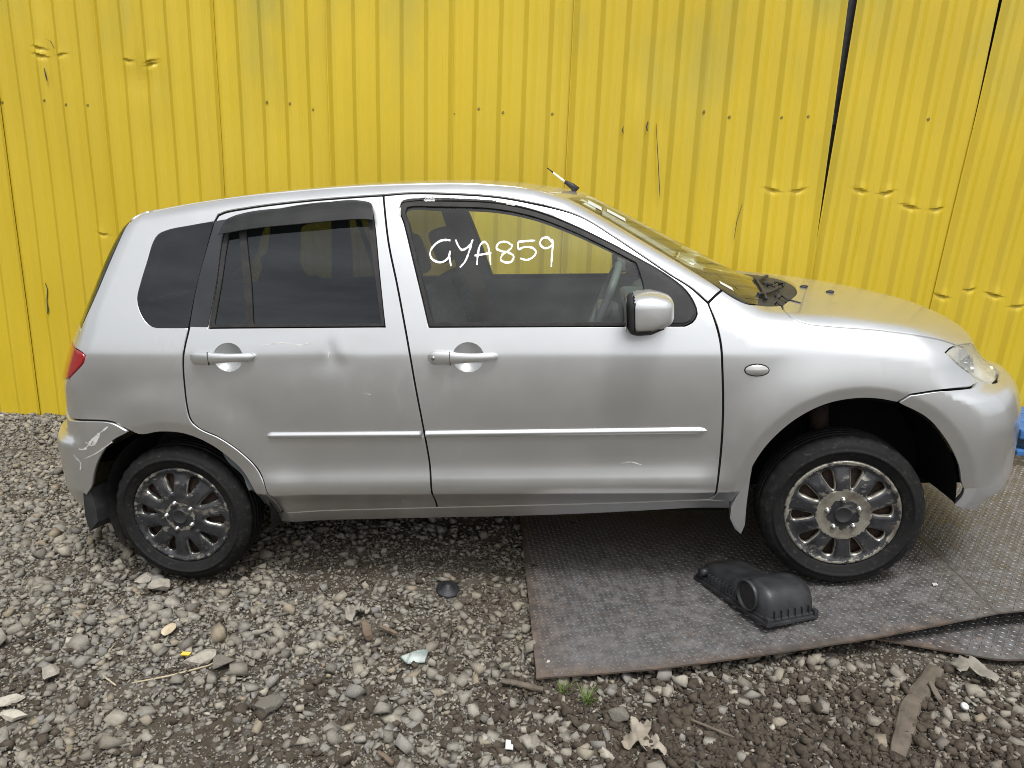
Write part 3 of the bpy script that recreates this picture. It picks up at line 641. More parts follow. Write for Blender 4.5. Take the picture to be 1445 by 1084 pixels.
# feature lines of the body in the car frame: x, y, z (1 = corner)
LINES = {
    'fd_top': [(0.8879, -0.6326, 1.4704, 1), (0.9761, -0.6287, 1.4725), (1.129, -0.6328, 1.4626), (1.3, -0.6404, 1.4429), (1.4654, -0.6578, 1.4056), (1.6048, -0.6647, 1.3562), (1.7153, -0.6962, 1.2839), (1.8024, -0.7238, 1.2219), (1.8951, -0.7506, 1.1557), (1.9572, -0.7651, 1.1142), (1.9869, -0.7719, 1.0876), (2.0157, -0.7775, 1.0597, 1)],
    'fd_front': [(2.0157, -0.7775, 1.0597, 1), (2.0399, -0.8081, 0.9857), (2.0514, -0.8227, 0.9302), (2.0566, -0.8351, 0.8452), (2.0606, -0.84, 0.6976), (2.0554, -0.8393, 0.5392), (2.045, -0.841, 0.4192), (2.0394, -0.8185, 0.3779), (2.0187, -0.7943, 0.3527, 1)],
    'fd_bot': [(2.0187, -0.7943, 0.3527, 1), (1.7739, -0.775, 0.3361), (1.4084, -0.7591, 0.3197), (1.0181, -0.7451, 0.3051, 1)],
    'b_gap': [(0.8879, -0.6326, 1.4704, 1), (0.9117, -0.7087, 1.3069), (0.9437, -0.7625, 1.1636), (0.9704, -0.8068, 1.0211), (0.9857, -0.831, 0.9241), (0.997, -0.8377, 0.815), (1.0139, -0.8375, 0.6491), (1.025, -0.8343, 0.4906), (1.0218, -0.78, 0.345), (1.0181, -0.7451, 0.3051, 1)],
    'rd_top': [(0.8879, -0.6326, 1.4704, 1), (0.7989, -0.6346, 1.4698), (0.5868, -0.6402, 1.4648), (0.3727, -0.6512, 1.4506), (0.2936, -0.6574, 1.4408), (0.2682, -0.662, 1.432), (0.2561, -0.6715, 1.4112, 1)],
    'rd_rear': [(0.2561, -0.6715, 1.4112, 1), (0.2262, -0.7187, 1.3005), (0.1977, -0.7603, 1.1889), (0.1694, -0.8056, 1.0439), (0.1491, -0.8247, 0.9707), (0.137, -0.8332, 0.9043), (0.1318, -0.8371, 0.8279), (0.1325, -0.8429, 0.7483), (0.1405, -0.8445, 0.6994), (0.1669, -0.8438, 0.6685), (0.2384, -0.843, 0.6312), (0.3184, -0.8399, 0.565), (0.3811, -0.8411, 0.4758), (0.3938, -0.7882, 0.3519), (0.3883, -0.7243, 0.279, 1)],
    'rd_bot': [(0.3883, -0.7243, 0.279, 1), (0.6852, -0.7329, 0.2923), (1.0181, -0.7451, 0.3051, 1)],
    'arch_r': [(-0.1136, -0.8356, 0.6596, 1), (-0.0854, -0.8308, 0.6435), (0.0024, -0.8318, 0.6522), (0.0951, -0.8329, 0.644), (0.1818, -0.8307, 0.6056), (0.2613, -0.8252, 0.5367), (0.3157, -0.8256, 0.4606), (0.3454, -0.7816, 0.3552), (0.3368, -0.7073, 0.2591, 1)],
    'arch_rb': [(-0.1136, -0.8356, 0.6596, 1), (-0.1931, -0.8316, 0.6201), (-0.2619, -0.8234, 0.5523), (-0.3006, -0.8152, 0.4916), (-0.3411, -0.8049, 0.4169), (-0.4038, -0.7519, 0.3404, 1)],
    'rb_top': [(-0.4116, -0.7591, 0.6947, 1), (-0.2677, -0.8253, 0.7024), (-0.1765, -0.8339, 0.6951), (-0.141, -0.8366, 0.6771), (-0.1136, -0.8356, 0.6596, 1)],
    'arch_f': [(2.1576, -0.8364, 0.4691, 1), (2.1695, -0.8393, 0.5014), (2.2141, -0.8447, 0.5775), (2.2963, -0.8474, 0.6602), (2.3951, -0.845, 0.7128), (2.495, -0.8404, 0.7295), (2.5634, -0.8378, 0.7252), (2.623, -0.836, 0.712, 1)],
    'arch_fb': [(2.623, -0.836, 0.712, 1), (2.7176, -0.8325, 0.6576), (2.7834, -0.8288, 0.5819), (2.8352, -0.8247, 0.487), (2.8561, -0.8207, 0.4098), (2.869, -0.7927, 0.3565), (2.8613, -0.7617, 0.3125, 1)],
    'fb_top': [(2.623, -0.836, 0.712, 1), (2.6617, -0.8395, 0.74, 1), (2.7639, -0.8298, 0.7507), (2.888, -0.7661, 0.7442, 1), (2.9252, -0.7139, 0.751, 1)],
    'hl_low': [(2.9252, -0.7139, 0.751, 1), (2.8987, -0.7218, 0.776), (2.8225, -0.7702, 0.8323), (2.79, -0.7748, 0.8644, 1)],
    'hl_in': [(2.79, -0.7748, 0.8644, 1), (2.8132, -0.7478, 0.8724), (2.8576, -0.6985, 0.8707, 1)],
    'hood_shut': [(2.2944, -0.6204, 1.0178, 1), (2.2865, -0.6795, 1.012), (2.2948, -0.7446, 0.9956), (2.3332, -0.7687, 0.9771), (2.4234, -0.7748, 0.9622), (2.5686, -0.7687, 0.9452), (2.7154, -0.7589, 0.9198), (2.8095, -0.7243, 0.8921), (2.8576, -0.6985, 0.8707, 1)],
    'cowl': [(2.0693, -0.7287, 1.0949, 1), (2.1061, -0.7314, 1.0691), (2.1602, -0.7228, 1.0428), (2.2139, -0.6706, 1.0281), (2.2944, -0.6204, 1.0178, 1)],
    'a_seam': [(2.0157, -0.7775, 1.0597, 1), (2.0693, -0.7287, 1.0949, 1)],
    'ws_side': [(2.0693, -0.7287, 1.0949, 1), (1.9351, -0.6765, 1.1858), (1.8082, -0.6336, 1.2668), (1.678, -0.5859, 1.35), (1.5444, -0.566, 1.426, 1)],
    'hatch_side': [(-0.0308, -0.6157, 1.4558, 1), (-0.0712, -0.6159, 1.4462), (-0.0944, -0.6369, 1.4271), (-0.1154, -0.6664, 1.3876), (-0.1586, -0.7078, 1.2878), (-0.219, -0.7438, 1.1623), (-0.2914, -0.7574, 1.0436), (-0.331, -0.7635, 0.9725, 1)],
    'tl_front': [(-0.331, -0.7635, 0.9725, 1), (-0.2809, -0.8026, 0.9655), (-0.2533, -0.8169, 0.9516), (-0.263, -0.8186, 0.928), (-0.2996, -0.8123, 0.8976), (-0.3536, -0.7929, 0.8613, 1)],
    'sill_top': [(0.3368, -0.7073, 0.2591, 1), (0.3883, -0.7243, 0.279, 1), (0.6852, -0.7329, 0.2923), (1.0181, -0.7451, 0.3051), (1.4084, -0.7591, 0.3197), (1.7739, -0.775, 0.3361), (2.0187, -0.7943, 0.3527, 1), (2.0995, -0.7988, 0.3515, 1)],
    'fender_rear_bot': [(2.0187, -0.7943, 0.3527, 1), (2.1059, -0.7914, 0.3415, 1)],
    'sill_bot': [(2.1065, -0.7641, 0.3061, 1), (1.5104, -0.7097, 0.2582), (0.9523, -0.6876, 0.2349), (0.3323, -0.6631, 0.2142, 1)],
    'fend_low': [(2.1576, -0.8364, 0.4691, 1), (2.1272, -0.8292, 0.3952), (2.1059, -0.7914, 0.3415, 1)],
    'fw_out': [(1.058, -0.8076, 1.0158, 1), (1.0376, -0.7811, 1.105), (1.0023, -0.7322, 1.2451), (0.9671, -0.6791, 1.3746), (0.9504, -0.6591, 1.4193), (0.9576, -0.65, 1.4386), (0.9807, -0.6456, 1.4472), (1.0686, -0.6472, 1.4414), (1.2979, -0.6536, 1.4212), (1.433, -0.6672, 1.388), (1.563, -0.6894, 1.3341), (1.6928, -0.7141, 1.2675), (1.7817, -0.7323, 1.2163), (1.8783, -0.7531, 1.1567), (1.9377, -0.7716, 1.1063), (1.9668, -0.7848, 1.0614), (1.9749, -0.7969, 1.0269), (1.9602, -0.8042, 1.0022), (1.9342, -0.8077, 0.9904, 1)],
    'fw_glass': [(1.0694, -0.8035, 1.0298, 1), (1.0503, -0.7811, 1.1045), (1.0151, -0.7323, 1.2446), (0.98, -0.6793, 1.374), (0.9689, -0.6638, 1.4086), (0.9761, -0.6554, 1.4266), (0.9993, -0.6539, 1.4291), (1.0689, -0.6552, 1.4243), (1.2979, -0.6614, 1.4044), (1.4328, -0.6747, 1.3713), (1.5627, -0.6965, 1.3176), (1.6924, -0.7219, 1.2518), (1.7775, -0.7387, 1.2051, 1), (1.7905, -0.7535, 1.1652), (1.8011, -0.7687, 1.1208), (1.8026, -0.8046, 1.0051, 1)],
    'sail': [(1.7775, -0.7387, 1.2051, 1), (1.8778, -0.758, 1.1477), (1.9352, -0.7735, 1.1018), (1.962, -0.7868, 1.0571), (1.9679, -0.7969, 1.0272), (1.9557, -0.8028, 1.0069), (1.932, -0.8058, 0.9973, 1), (1.8025, -0.8059, 1.0005, 1), (1.8011, -0.7687, 1.1208), (1.7905, -0.7535, 1.1652)],
    'rw_out': [(0.2463, -0.8072, 1.0388, 1), (0.2752, -0.759, 1.1921), (0.2996, -0.6865, 1.3767), (0.3164, -0.6723, 1.4084), (0.3567, -0.6682, 1.4164), (0.8221, -0.6521, 1.4381), (0.8435, -0.6569, 1.4271), (0.8555, -0.6771, 1.3824), (0.8768, -0.7442, 1.2167), (0.8976, -0.807, 1.0223, 1)],
    'rw_glass': [(0.4103, -0.8046, 1.0445, 1), (0.4019, -0.7597, 1.1872), (0.3806, -0.703, 1.3357), (0.3743, -0.6773, 1.3956, 1), (0.8149, -0.66, 1.4212), (0.8284, -0.6647, 1.4106), (0.8379, -0.6877, 1.3589), (0.8641, -0.7529, 1.1931), (0.8862, -0.8046, 1.0311, 1)],
    'rw_fix': [(0.2626, -0.8049, 1.0469, 1), (0.2888, -0.7591, 1.1916), (0.3093, -0.6972, 1.3514), (0.3176, -0.679, 1.3933, 1), (0.3472, -0.6771, 1.3969, 1), (0.3561, -0.7028, 1.3369), (0.375, -0.7596, 1.1882), (0.389, -0.8046, 1.0453, 1)],
    'sash': [(0.1713, -0.8057, 1.0436, 1), (0.1991, -0.7607, 1.1876), (0.2277, -0.7197, 1.2979), (0.2575, -0.6715, 1.4112, 1), (0.3131, -0.6683, 1.4173, 1), (0.2968, -0.6864, 1.3769), (0.2725, -0.759, 1.1922), (0.2422, -0.8068, 1.0402, 1)],
    'visor': [(0.289, -0.696, 1.3548, 1), (0.2983, -0.6788, 1.3943), (0.3104, -0.6688, 1.4162), (0.3396, -0.664, 1.4261), (0.5703, -0.653, 1.4433), (0.8242, -0.6463, 1.4503), (0.8482, -0.6512, 1.4392), (0.8621, -0.6793, 1.3772, 1), (0.8321, -0.678, 1.3811), (0.6006, -0.683, 1.3762), (0.3788, -0.6904, 1.3656)],
    'qw': [(0.2507, -0.672, 1.4103, 1), (0.166, -0.6766, 1.4005), (0.0667, -0.6825, 1.3862), (0.0367, -0.6876, 1.3738), (0.0189, -0.6978, 1.3494), (-0.0017, -0.7259, 1.2787), (-0.0237, -0.7525, 1.2058), (-0.0362, -0.7716, 1.1487), (-0.0273, -0.7838, 1.1109), (-0.0034, -0.7964, 1.0701), (0.0246, -0.8031, 1.048), (0.0817, -0.8053, 1.0426), (0.1644, -0.8067, 1.0401, 1), (0.1964, -0.7607, 1.1877), (0.2248, -0.7187, 1.3005)],
    'headlight': [(2.79, -0.7748, 0.8644, 1), (2.8132, -0.7478, 0.8724), (2.8576, -0.6985, 0.8707), (2.992, -0.5225, 0.8375, 1), (3.0464, -0.4762, 0.7794), (3.1095, -0.4368, 0.7315), (3.0672, -0.56, 0.7249), (3.0384, -0.6143, 0.7235), (2.9984, -0.6568, 0.7287), (2.9697, -0.676, 0.7365), (2.8987, -0.7218, 0.776), (2.8225, -0.7702, 0.8323)],
    'hood_tip': [(2.8576, -0.6985, 0.8707, 1), (2.992, -0.5225, 0.8375, 1)],
    'hl_out': [(2.9252, -0.7139, 0.751, 1), (2.9697, -0.676, 0.7365), (2.9984, -0.6568, 0.7287), (3.0384, -0.6143, 0.7235), (3.0672, -0.56, 0.7249), (3.1095, -0.4368, 0.7315), (3.0464, -0.4762, 0.7794), (2.992, -0.5225, 0.8375, 1)],
    'mold_r': [(0.424, -0.8377, 0.6347, 1), (0.4446, -0.8372, 0.6465), (1.0042, -0.8373, 0.6425, 1), (1.007, -0.8362, 0.6166, 1), (0.4412, -0.8368, 0.6231)],
    'mold_f': [(1.0212, -0.8374, 0.6436, 1), (1.5278, -0.8377, 0.639), (1.9898, -0.838, 0.6375), (2.009, -0.838, 0.6295, 1), (1.9901, -0.8374, 0.6181), (1.527, -0.8369, 0.6165), (1.0228, -0.8364, 0.6191, 1)],
    'indicator': [(2.2064, -0.8369, 0.8358), (2.2036, -0.8376, 0.829), (2.1955, -0.838, 0.8234), (2.1833, -0.838, 0.8197), (2.1688, -0.8378, 0.8187), (2.1543, -0.8374, 0.8204), (2.142, -0.837, 0.8245), (2.1337, -0.8365, 0.8306), (2.1307, -0.836, 0.8376), (2.1335, -0.8356, 0.8444), (2.1417, -0.8352, 0.85), (2.1539, -0.835, 0.8536), (2.1684, -0.835, 0.8545), (2.1829, -0.8351, 0.8528), (2.1952, -0.8355, 0.8486), (2.2034, -0.8362, 0.8426)],
    'h_rear': [(0.1768, -0.8311, 0.9379), (0.4165, -0.8318, 0.933)],
    'h_front': [(1.0536, -0.8322, 0.9132), (1.298, -0.832, 0.9077)],
    'hr_cup': [(0.3146, -0.8322, 0.9334)],
    'hf_cup': [(1.193, -0.8323, 0.9083)],
    'w_0': [(1.1342, -0.7066, 1.3055), (1.1172, -0.7057, 1.3082), (1.0969, -0.7072, 1.3053), (1.0732, -0.7141, 1.289), (1.0617, -0.7217, 1.2703), (1.0645, -0.7293, 1.2509), (1.0802, -0.7343, 1.2375), (1.104, -0.7356, 1.2332), (1.1243, -0.7309, 1.2451), (1.1323, -0.7214, 1.2691)],
    'w_1': [(1.1336, -0.7209, 1.2704), (1.131, -0.7284, 1.2512), (1.1364, -0.7406, 1.2191)],
    'w_2': [(1.1525, -0.7054, 1.3079), (1.1613, -0.7134, 1.2883), (1.1749, -0.7199, 1.2717), (1.1918, -0.7175, 1.2773), (1.2086, -0.7111, 1.2925), (1.2153, -0.7059, 1.3051)],
    'w_3': [(1.2119, -0.7066, 1.3033), (1.2018, -0.7213, 1.2673), (1.1849, -0.736, 1.2298), (1.168, -0.7426, 1.2127)],
    'w_4': [(1.2285, -0.7399, 1.2185), (1.232, -0.7265, 1.2533), (1.2422, -0.7126, 1.2879), (1.2557, -0.7093, 1.2955), (1.2657, -0.7128, 1.2868), (1.2735, -0.7268, 1.2515), (1.2773, -0.7401, 1.2164)],
    'w_5': [(1.2199, -0.7277, 1.2506), (1.2521, -0.7261, 1.2537), (1.2803, -0.7248, 1.2563)],
    'w_6': [(1.3524, -0.7146, 1.2797), (1.3325, -0.7099, 1.2921), (1.3058, -0.7118, 1.2882), (1.2977, -0.7181, 1.2727), (1.3123, -0.722, 1.2625), (1.3389, -0.7242, 1.2562), (1.3587, -0.7297, 1.2415), (1.3519, -0.7357, 1.226), (1.3319, -0.7373, 1.2224), (1.3121, -0.7331, 1.234), (1.3189, -0.727, 1.2495), (1.339, -0.7222, 1.2613), (1.3524, -0.7172, 1.2734), (1.3538, -0.7134, 1.2829)],
    'w_7': [(1.4341, -0.7087, 1.2919), (1.4056, -0.7093, 1.2913), (1.3738, -0.7101, 1.2902)],
    'w_8': [(1.3738, -0.7109, 1.2883), (1.3755, -0.7199, 1.266), (1.3955, -0.7175, 1.2715), (1.4252, -0.7189, 1.267), (1.4369, -0.724, 1.2539), (1.4281, -0.7301, 1.2384), (1.4049, -0.7343, 1.2281), (1.3818, -0.7323, 1.2342)],
    'w_9': [(1.4946, -0.713, 1.2797), (1.4784, -0.7051, 1.2994), (1.4586, -0.7063, 1.2971), (1.4505, -0.7127, 1.2817), (1.4648, -0.7192, 1.2653), (1.4845, -0.718, 1.2676), (1.4966, -0.7117, 1.2828), (1.4915, -0.7073, 1.2937)],
    'w_10': [(1.4973, -0.7117, 1.2827), (1.4928, -0.7256, 1.2482), (1.4887, -0.7435, 1.2013)],
    's_0': [(-0.1952, -0.8331, 0.6819), (-0.2215, -0.8316, 0.6651), (-0.2473, -0.8298, 0.649), (-0.2695, -0.8278, 0.6318), (-0.2847, -0.8263, 0.6201), (-0.3023, -0.8243, 0.6026), (-0.3237, -0.8218, 0.5887), (-0.3445, -0.8197, 0.5902)],
    's_1': [(-0.1877, -0.8324, 0.6255), (-0.2286, -0.8295, 0.5996), (-0.276, -0.8251, 0.5721), (-0.305, -0.8222, 0.5599), (-0.3338, -0.819, 0.5495)],
    's_2': [(-0.3749, -0.8149, 0.5649), (-0.3657, -0.8156, 0.5506), (-0.3536, -0.8161, 0.5361), (-0.3559, -0.8145, 0.5162), (-0.3635, -0.8125, 0.5009)],
    's_3': [(-0.2362, -0.8306, 0.6538), (-0.2607, -0.8285, 0.6253), (-0.2829, -0.8262, 0.6058), (-0.3081, -0.8241, 0.6178)],
    's_4': [(-0.1598, -0.8352, 0.694), (-0.1408, -0.8366, 0.6793), (-0.1211, -0.8361, 0.6602)],
    's_5': [(0.6967, -0.8239, 0.9464), (0.6907, -0.8268, 0.9318), (0.6871, -0.8288, 0.9168)],
    's_6': [(0.4514, -0.8234, 0.9717), (0.5257, -0.8215, 0.9769), (0.5914, -0.8235, 0.9675), (0.631, -0.8211, 0.9761)],
    's_7': [(1.718, -0.834, 0.5099), (1.7477, -0.8338, 0.5147), (1.7845, -0.8346, 0.504)],
    's_8': [(0.8148, -0.8385, 0.7883), (0.8325, -0.8386, 0.7827)],
    'g_0': [(0.9529, -0.6569, 1.4241), (0.9507, -0.6636, 1.4096), (0.9538, -0.6714, 1.3922)],
    'g_1': [(1.0376, -0.6457, 1.4454), (1.0582, -0.6453, 1.4456), (1.0788, -0.6461, 1.4434)],
    'g_2': [(1.3331, -0.654, 1.4195), (1.3482, -0.655, 1.4168), (1.3657, -0.6566, 1.413)],
    'g_3': [(1.4775, -0.6703, 1.3799), (1.4899, -0.6718, 1.3762), (1.5046, -0.6743, 1.3701)],
    'g_4': [(0.96, -0.6466, 1.4458), (1.0426, -0.6433, 1.4501), (1.171, -0.6459, 1.4411), (1.2979, -0.6501, 1.4285)],
    'antenna': [(1.5704, 0.0111, 1.4515)]}

def catmull(P, step=.012):
    """P: list of (u, v, corner); closed smooth outline, straight through corners"""
    n = len(P); out = []
    A = np.array([p[:2] for p in P]); C_ = [bool(p[2]) for p in P]
    for i in range(n):
        p1, p2 = A[i], A[(i+1) % n]
        p0 = A[i-1] if not C_[i] else p1 - (p2 - p1)*.0
        p3 = A[(i+2) % n] if not C_[(i+1) % n] else p2
        if C_[i]: p0 = 2*p1 - p2 if C_[(i+1) % n] else p1 + (p1 - p2)*.6 + (p3 - p2)*0
        if C_[(i+1) % n]: p3 = 2*p2 - p1 if C_[i] else p2 + (p2 - p1)*.6
        d = np.linalg.norm(p2 - p1); k = max(1, int(d/step))
        # centripetal-like tangents scaled by chord length
        d0 = max(np.linalg.norm(p1 - p0), 1e-6); d3 = max(np.linalg.norm(p3 - p2), 1e-6)
        m1 = ((p1-p0)/d0*d + (p2-p1)*d0/d0*1.0)*.5 if not C_[i] else (p2-p1)
        m2 = ((p3-p2)/d3*d + (p2-p1))*.5 if not C_[(i+1) % n] else (p2-p1)
        for j in range(k):
            t = j/k
            out.append((2*t**3-3*t**2+1)*p1 + (t**3-2*t**2+t)*m1 + (-2*t**3+3*t**2)*p2 + (t**3-t**2)*m2)
    return np.array(out)
def pts3(*segs):
    """chain named lines ('-' = reversed) and literal points into one closed 3-d outline"""
    out = []
    for s in segs:
        if isinstance(s, str): L_ = LINES[s.lstrip('-')]; L_ = L_[::-1] if s[0] == '-' else L_
        else: L_ = s
        for p in L_:
            q = (p[0], p[1], p[2], p[3] if len(p) > 3 else 0)
            if out and np.linalg.norm(np.subtract(out[-1][:3], q[:3])) < 1e-4: out[-1] = (*out[-1][:3], 1); continue
            out.append(q)
    if np.linalg.norm(np.subtract(out[-1][:3], out[0][:3])) < 1e-4: out.pop()
    return out
def outline(kind, P3, step=.012):
    uv = inv(kind, [p[:3] for p in P3]); return catmull([(u, v, p[3] if len(p) > 3 else 0) for (u, v), p in zip(uv, P3)], step)
def area(P): x, y = P[:, 0], P[:, 1]; return .5*np.sum(x*np.roll(y, -1) - np.roll(x, -1)*y)
def offset_poly(P, d):
    """positive d moves the outline inward"""
    if area(P) < 0: P = P[::-1]
    e = np.roll(P, -1, 0) - P; e /= np.maximum(np.linalg.norm(e, axis=1, keepdims=True), 1e-9)
    n = np.stack([-e[:, 1], e[:, 0]], 1); nn = n + np.roll(n, 1, 0); L2 = np.maximum((nn*nn).sum(1, keepdims=True), 1.0)
    return P + 2*nn/L2*d
def inside_mask(P, Q):
    x, y = Q[:, 0], Q[:, 1]; c = np.zeros(len(Q), bool); j = len(P) - 1
    for i in range(len(P)):
        yi, yj = P[i, 1], P[j, 1]
        if yi != yj:
            m = ((yi > y) != (yj > y)) & (x < (P[j, 0]-P[i, 0])*(y-yi)/(yj-yi) + P[i, 0]); c ^= m
        j = i
    return c
def refine_pts():
    rows = []
    xs = np.arange(-.45, 3.0, .011)
    for d in (-.016, -.0045, .0045, .016): rows.append(np.c_[xs, np.full(len(xs), -.82), zcrease(xs) + d])
    xs2 = np.arange(.2, 2.2, .014)
    for d in (-.012, -.003, .004, .014): rows.append(np.c_[xs2, np.full(len(xs2), -.80), .398 + d + 0*xs2])
    for cx, cz, R in (ARCH_F, ARCH_R):
        an = np.linspace(-.5, math.pi + .5, 140)
        for r in (R + .020, R + .033, R + .0405, R + .048, R + .0555, R + .063, R + .076): rows.append(np.c_[cx + r*np.cos(an), np.full(len(an), -.82), cz + r*np.sin(an)])
    return np.vstack(rows)
REF = refine_pts()
def mesh2d(outer, holes=(), h=.03, extra=None):
    loops = [outer] + list(holes); pts = np.vstack(loops); edges = []; s = 0
    for l in loops: edges += [(s+i, s+(i+1) % len(l)) for i in range(len(l))]; s += len(l)
    lo, hi = outer.min(0), outer.max(0)
    gx_ = np.arange(lo[0], hi[0], h); gy_ = np.arange(lo[1], hi[1], h)
    G = np.array([(x + (.5*h if k % 2 else 0), y) for k, y in enumerate(gy_) for x in gx_])
    if extra is not None and len(extra):
        ex = extra[(extra > lo).all(1) & (extra < hi).all(1)]
        if len(ex):
            dm = np.full(len(G), 9.)
            for i in range(0, len(ex), 128): dm = np.minimum(dm, np.linalg.norm(G[:, None] - ex[None, i:i+128], axis=2).min(1))
            G = np.vstack([G[dm > .6*h], ex])
    if len(G):
        m = inside_mask(outer, G)
        for l in holes: m &= ~inside_mask(l, G)
        G = G[m]
        if len(G):
            dm = np.full(len(G), 9.)
            for i in range(0, len(pts), 64): dm = np.minimum(dm, np.linalg.norm(G[:, None] - pts[None, i:i+64], axis=2).min(1))
            G = G[dm > min(.55*h, .007 if h > .008 else .0015)]
    allp = np.vstack([pts, G]) if len(G) else pts
    V, E_, T, *_x = delaunay_2d_cdt([Vector(p) for p in allp], edges, [], 0, 1e-7)
    V = np.array([v[:] for v in V]); T = np.array([list(t) for t in T if len(t) == 3])
    cen = V[T].mean(1); m = inside_mask(outer, cen)
    for l in holes: m &= ~inside_mask(l, cen)
    T = T[m]
    a = V[T]; ar = (a[:, 1, 0]-a[:, 0, 0])*(a[:, 2, 1]-a[:, 0, 1]) - (a[:, 2, 0]-a[:, 0, 0])*(a[:, 1, 1]-a[:, 0, 1])
    T[ar < 0] = T[ar < 0][:, ::-1]
    return V, T[np.abs(ar) > 1e-10]
FAR = []
def surface(kind, V, off):
    P = on_body(kind, V); N = grad(P)
    d = off(V, P) if callable(off) else off
    return P + N*(np.asarray(d)[:, None] if np.ndim(d) else d), N
def panel(name, kind, out3, holes=(), m='paint', parent=None, off=0., ins=.0046, flange=.018, h=.032, hins=None, mirror=True, label=None, step=.012, curl=.004, twin=None):
    """a body panel: outline and holes lie on the body surface, edges turned in; mirror makes the other side's copy"""
    o2 = offset_poly(outline(kind, out3, step), ins); hs = [offset_poly(outline(kind, q, step), -(ins if hins is None else hins))[::-1] for q in holes]
    ex = inv(kind, np.c_[REF[:, 0], -side_s(REF[:, 0], REF[:, 1], REF[:, 2]), REF[:, 2]]) if (flange and kind in ('cap', 'front', 'rear') and m == 'paint' and h > .015) else None
    V, T = mesh2d(o2, hs, h, ex); P, N = surface(kind, V, off)
    # orient triangles outward
    a = P[T]; fn = np.cross(a[:, 1]-a[:, 0], a[:, 2]-a[:, 0]); flip = (fn*N[T].mean(1)).sum(1).sum() < 0
    if flip: T = T[:, ::-1]
    if callable(off):                                          # shaped part: its own normals, not the body's
        a = P[T]; fn = np.cross(a[:, 1]-a[:, 0], a[:, 2]-a[:, 0]); N = np.zeros_like(P)
        for k in range(3): np.add.at(N, T[:, k], fn)
        N /= np.maximum(np.linalg.norm(N, axis=1, keepdims=True), 1e-12)
    cnt = {}
    for t in T:
        for i in range(3): cnt[(t[i], t[(i+1) % 3])] = 1
    rim = [e for e in cnt if (e[1], e[0]) not in cnt]
    VV, NN, FF = [P], [N], [tuple(t) for t in T]
    if flange:
        ids = sorted({i for e in rim for i in e}); mp = {i: k for k, i in enumerate(ids)}; n0 = len(P); k_ = len(ids)
        sn = np.zeros((k_, 3))
        for a_, b_ in rim:
            d = P[b_] - P[a_]; q = np.cross(d, N[a_]); q /= max(np.linalg.norm(q), 1e-9); sn[mp[a_]] += q; sn[mp[b_]] += q
        sn /= np.maximum(np.linalg.norm(sn, axis=1, keepdims=True), 1e-9)
        e0 = P[ids]; en = N[ids]
        r_ = min(.0012, flange*.3)                            # small rounded lip, then the turned-in edge
        ring1 = e0 + sn*(r_*.5) - en*(r_*.5); ring2 = e0 + sn*(r_*.62) - en*flange
        q = en + sn; q /= np.linalg.norm(q, axis=1, keepdims=True)
        VV += [ring1, ring2]; NN += [q, sn]
        for a_, b_ in rim:
            A, B = mp[a_], mp[b_]
            FF.append((b_, a_, n0+A, n0+B)); FF.append((n0+B, n0+A, n0+k_+A, n0+k_+B))
    VV = np.vstack(VV); NN = np.vstack(NN)
    M_ = MAT[m] if isinstance(m, str) else m
    ob = mesh_np(name, VV, FF, M_, parent, normals=NN)
    if label: ob['label'] = label
    if mirror:
        s = np.array([1, -1, 1]); f = mesh_np(name, VV*s, [t[::-1] for t in FF], M_, twin if twin else parent, normals=NN*s); ob['_twin'] = f.name
        return ob, f
    return ob, None
def full(P3):
    """mirror an open near-side chain (ending on the centre line) into a closed outline"""
    far = [(p[0], -p[1], p[2], p[3] if len(p) > 3 else 0) for p in P3[::-1]]
    out = list(P3)
    for q in far:
        if np.linalg.norm(np.subtract(out[-1][:3], q[:3])) < 1e-4 or np.linalg.norm(np.subtract(out[0][:3], q[:3])) < 1e-4: continue
        out.append(q)
    return out
Mcar = Matrix(((0.996420, -0.000492, -0.084544, 0.000000), (0.000000, 0.999983, -0.005824, 0.000000), (0.084545, 0.005804, 0.996403, 0.004353), (0, 0, 0, 1)))
car = empty('car'); car.matrix_world = Mcar
tag(car, 'silver five-door hatchback with dented rear door and scuffed bumper', 'car')

# --- outlines ---
DITCH = [(1.30, -.578, 1.48), (.90, -.580, 1.50), (.50, -.588, 1.50), (.15, -.600, 1.48)]
WS_TOP = [(1.5455, -.60, 1.43, 1), (1.60, -.30, 1.45), (1.618, 0, 1.455, 0)]
WS_BASE = [(2.205, -.665, 1.03, 1), (2.29, -.35, 1.04), (2.325, 0, 1.045, 0)]
HOOD_REAR = [(LINES['cowl'][-1][0], LINES['cowl'][-1][1], LINES['cowl'][-1][2], 1), (2.40, -.40, 1.03), (2.455, -.15, 1.035), (2.462, 0, 1.035, 0)]
NOSE = [(*LINES['hood_tip'][-1][:3], 1), (3.085, -.33, .832), (3.135, -.12, .832), (3.142, 0, .832, 0)]
LAMP_BOT = [(*LINES['tl_front'][-1][:3], 1), (-.47, -.715, .845), (-.545, -.62, .835, 1)]
LAMP_IN = [(-.545, -.62, .835, 1), (-.50, -.635, .90), (-.46, -.64, .965, 1)]
REAR_EDGE = [(-.545, -.62, .835, 1), (-.57, -.60, .76), (-.575, -.60, .715, 1)]
RB_IN = [(-.575, -.60, .715, 1), (-.50, -.70, .708), (*LINES['rb_top'][0][:3], 1)]
P_fd = pts3('fd_top', 'fd_front', 'fd_bot', '-b_gap')
P_rd = pts3('rd_top', 'rd_rear', 'rd_bot', '-b_gap')
P_side = pts3('a_seam', 'ws_side', DITCH, 'hatch_side', 'tl_front', LAMP_BOT, REAR_EDGE, RB_IN, 'rb_top', 'arch_r', [LINES['rd_rear'][-1]], '-rd_rear', '-rd_top', 'fd_top')
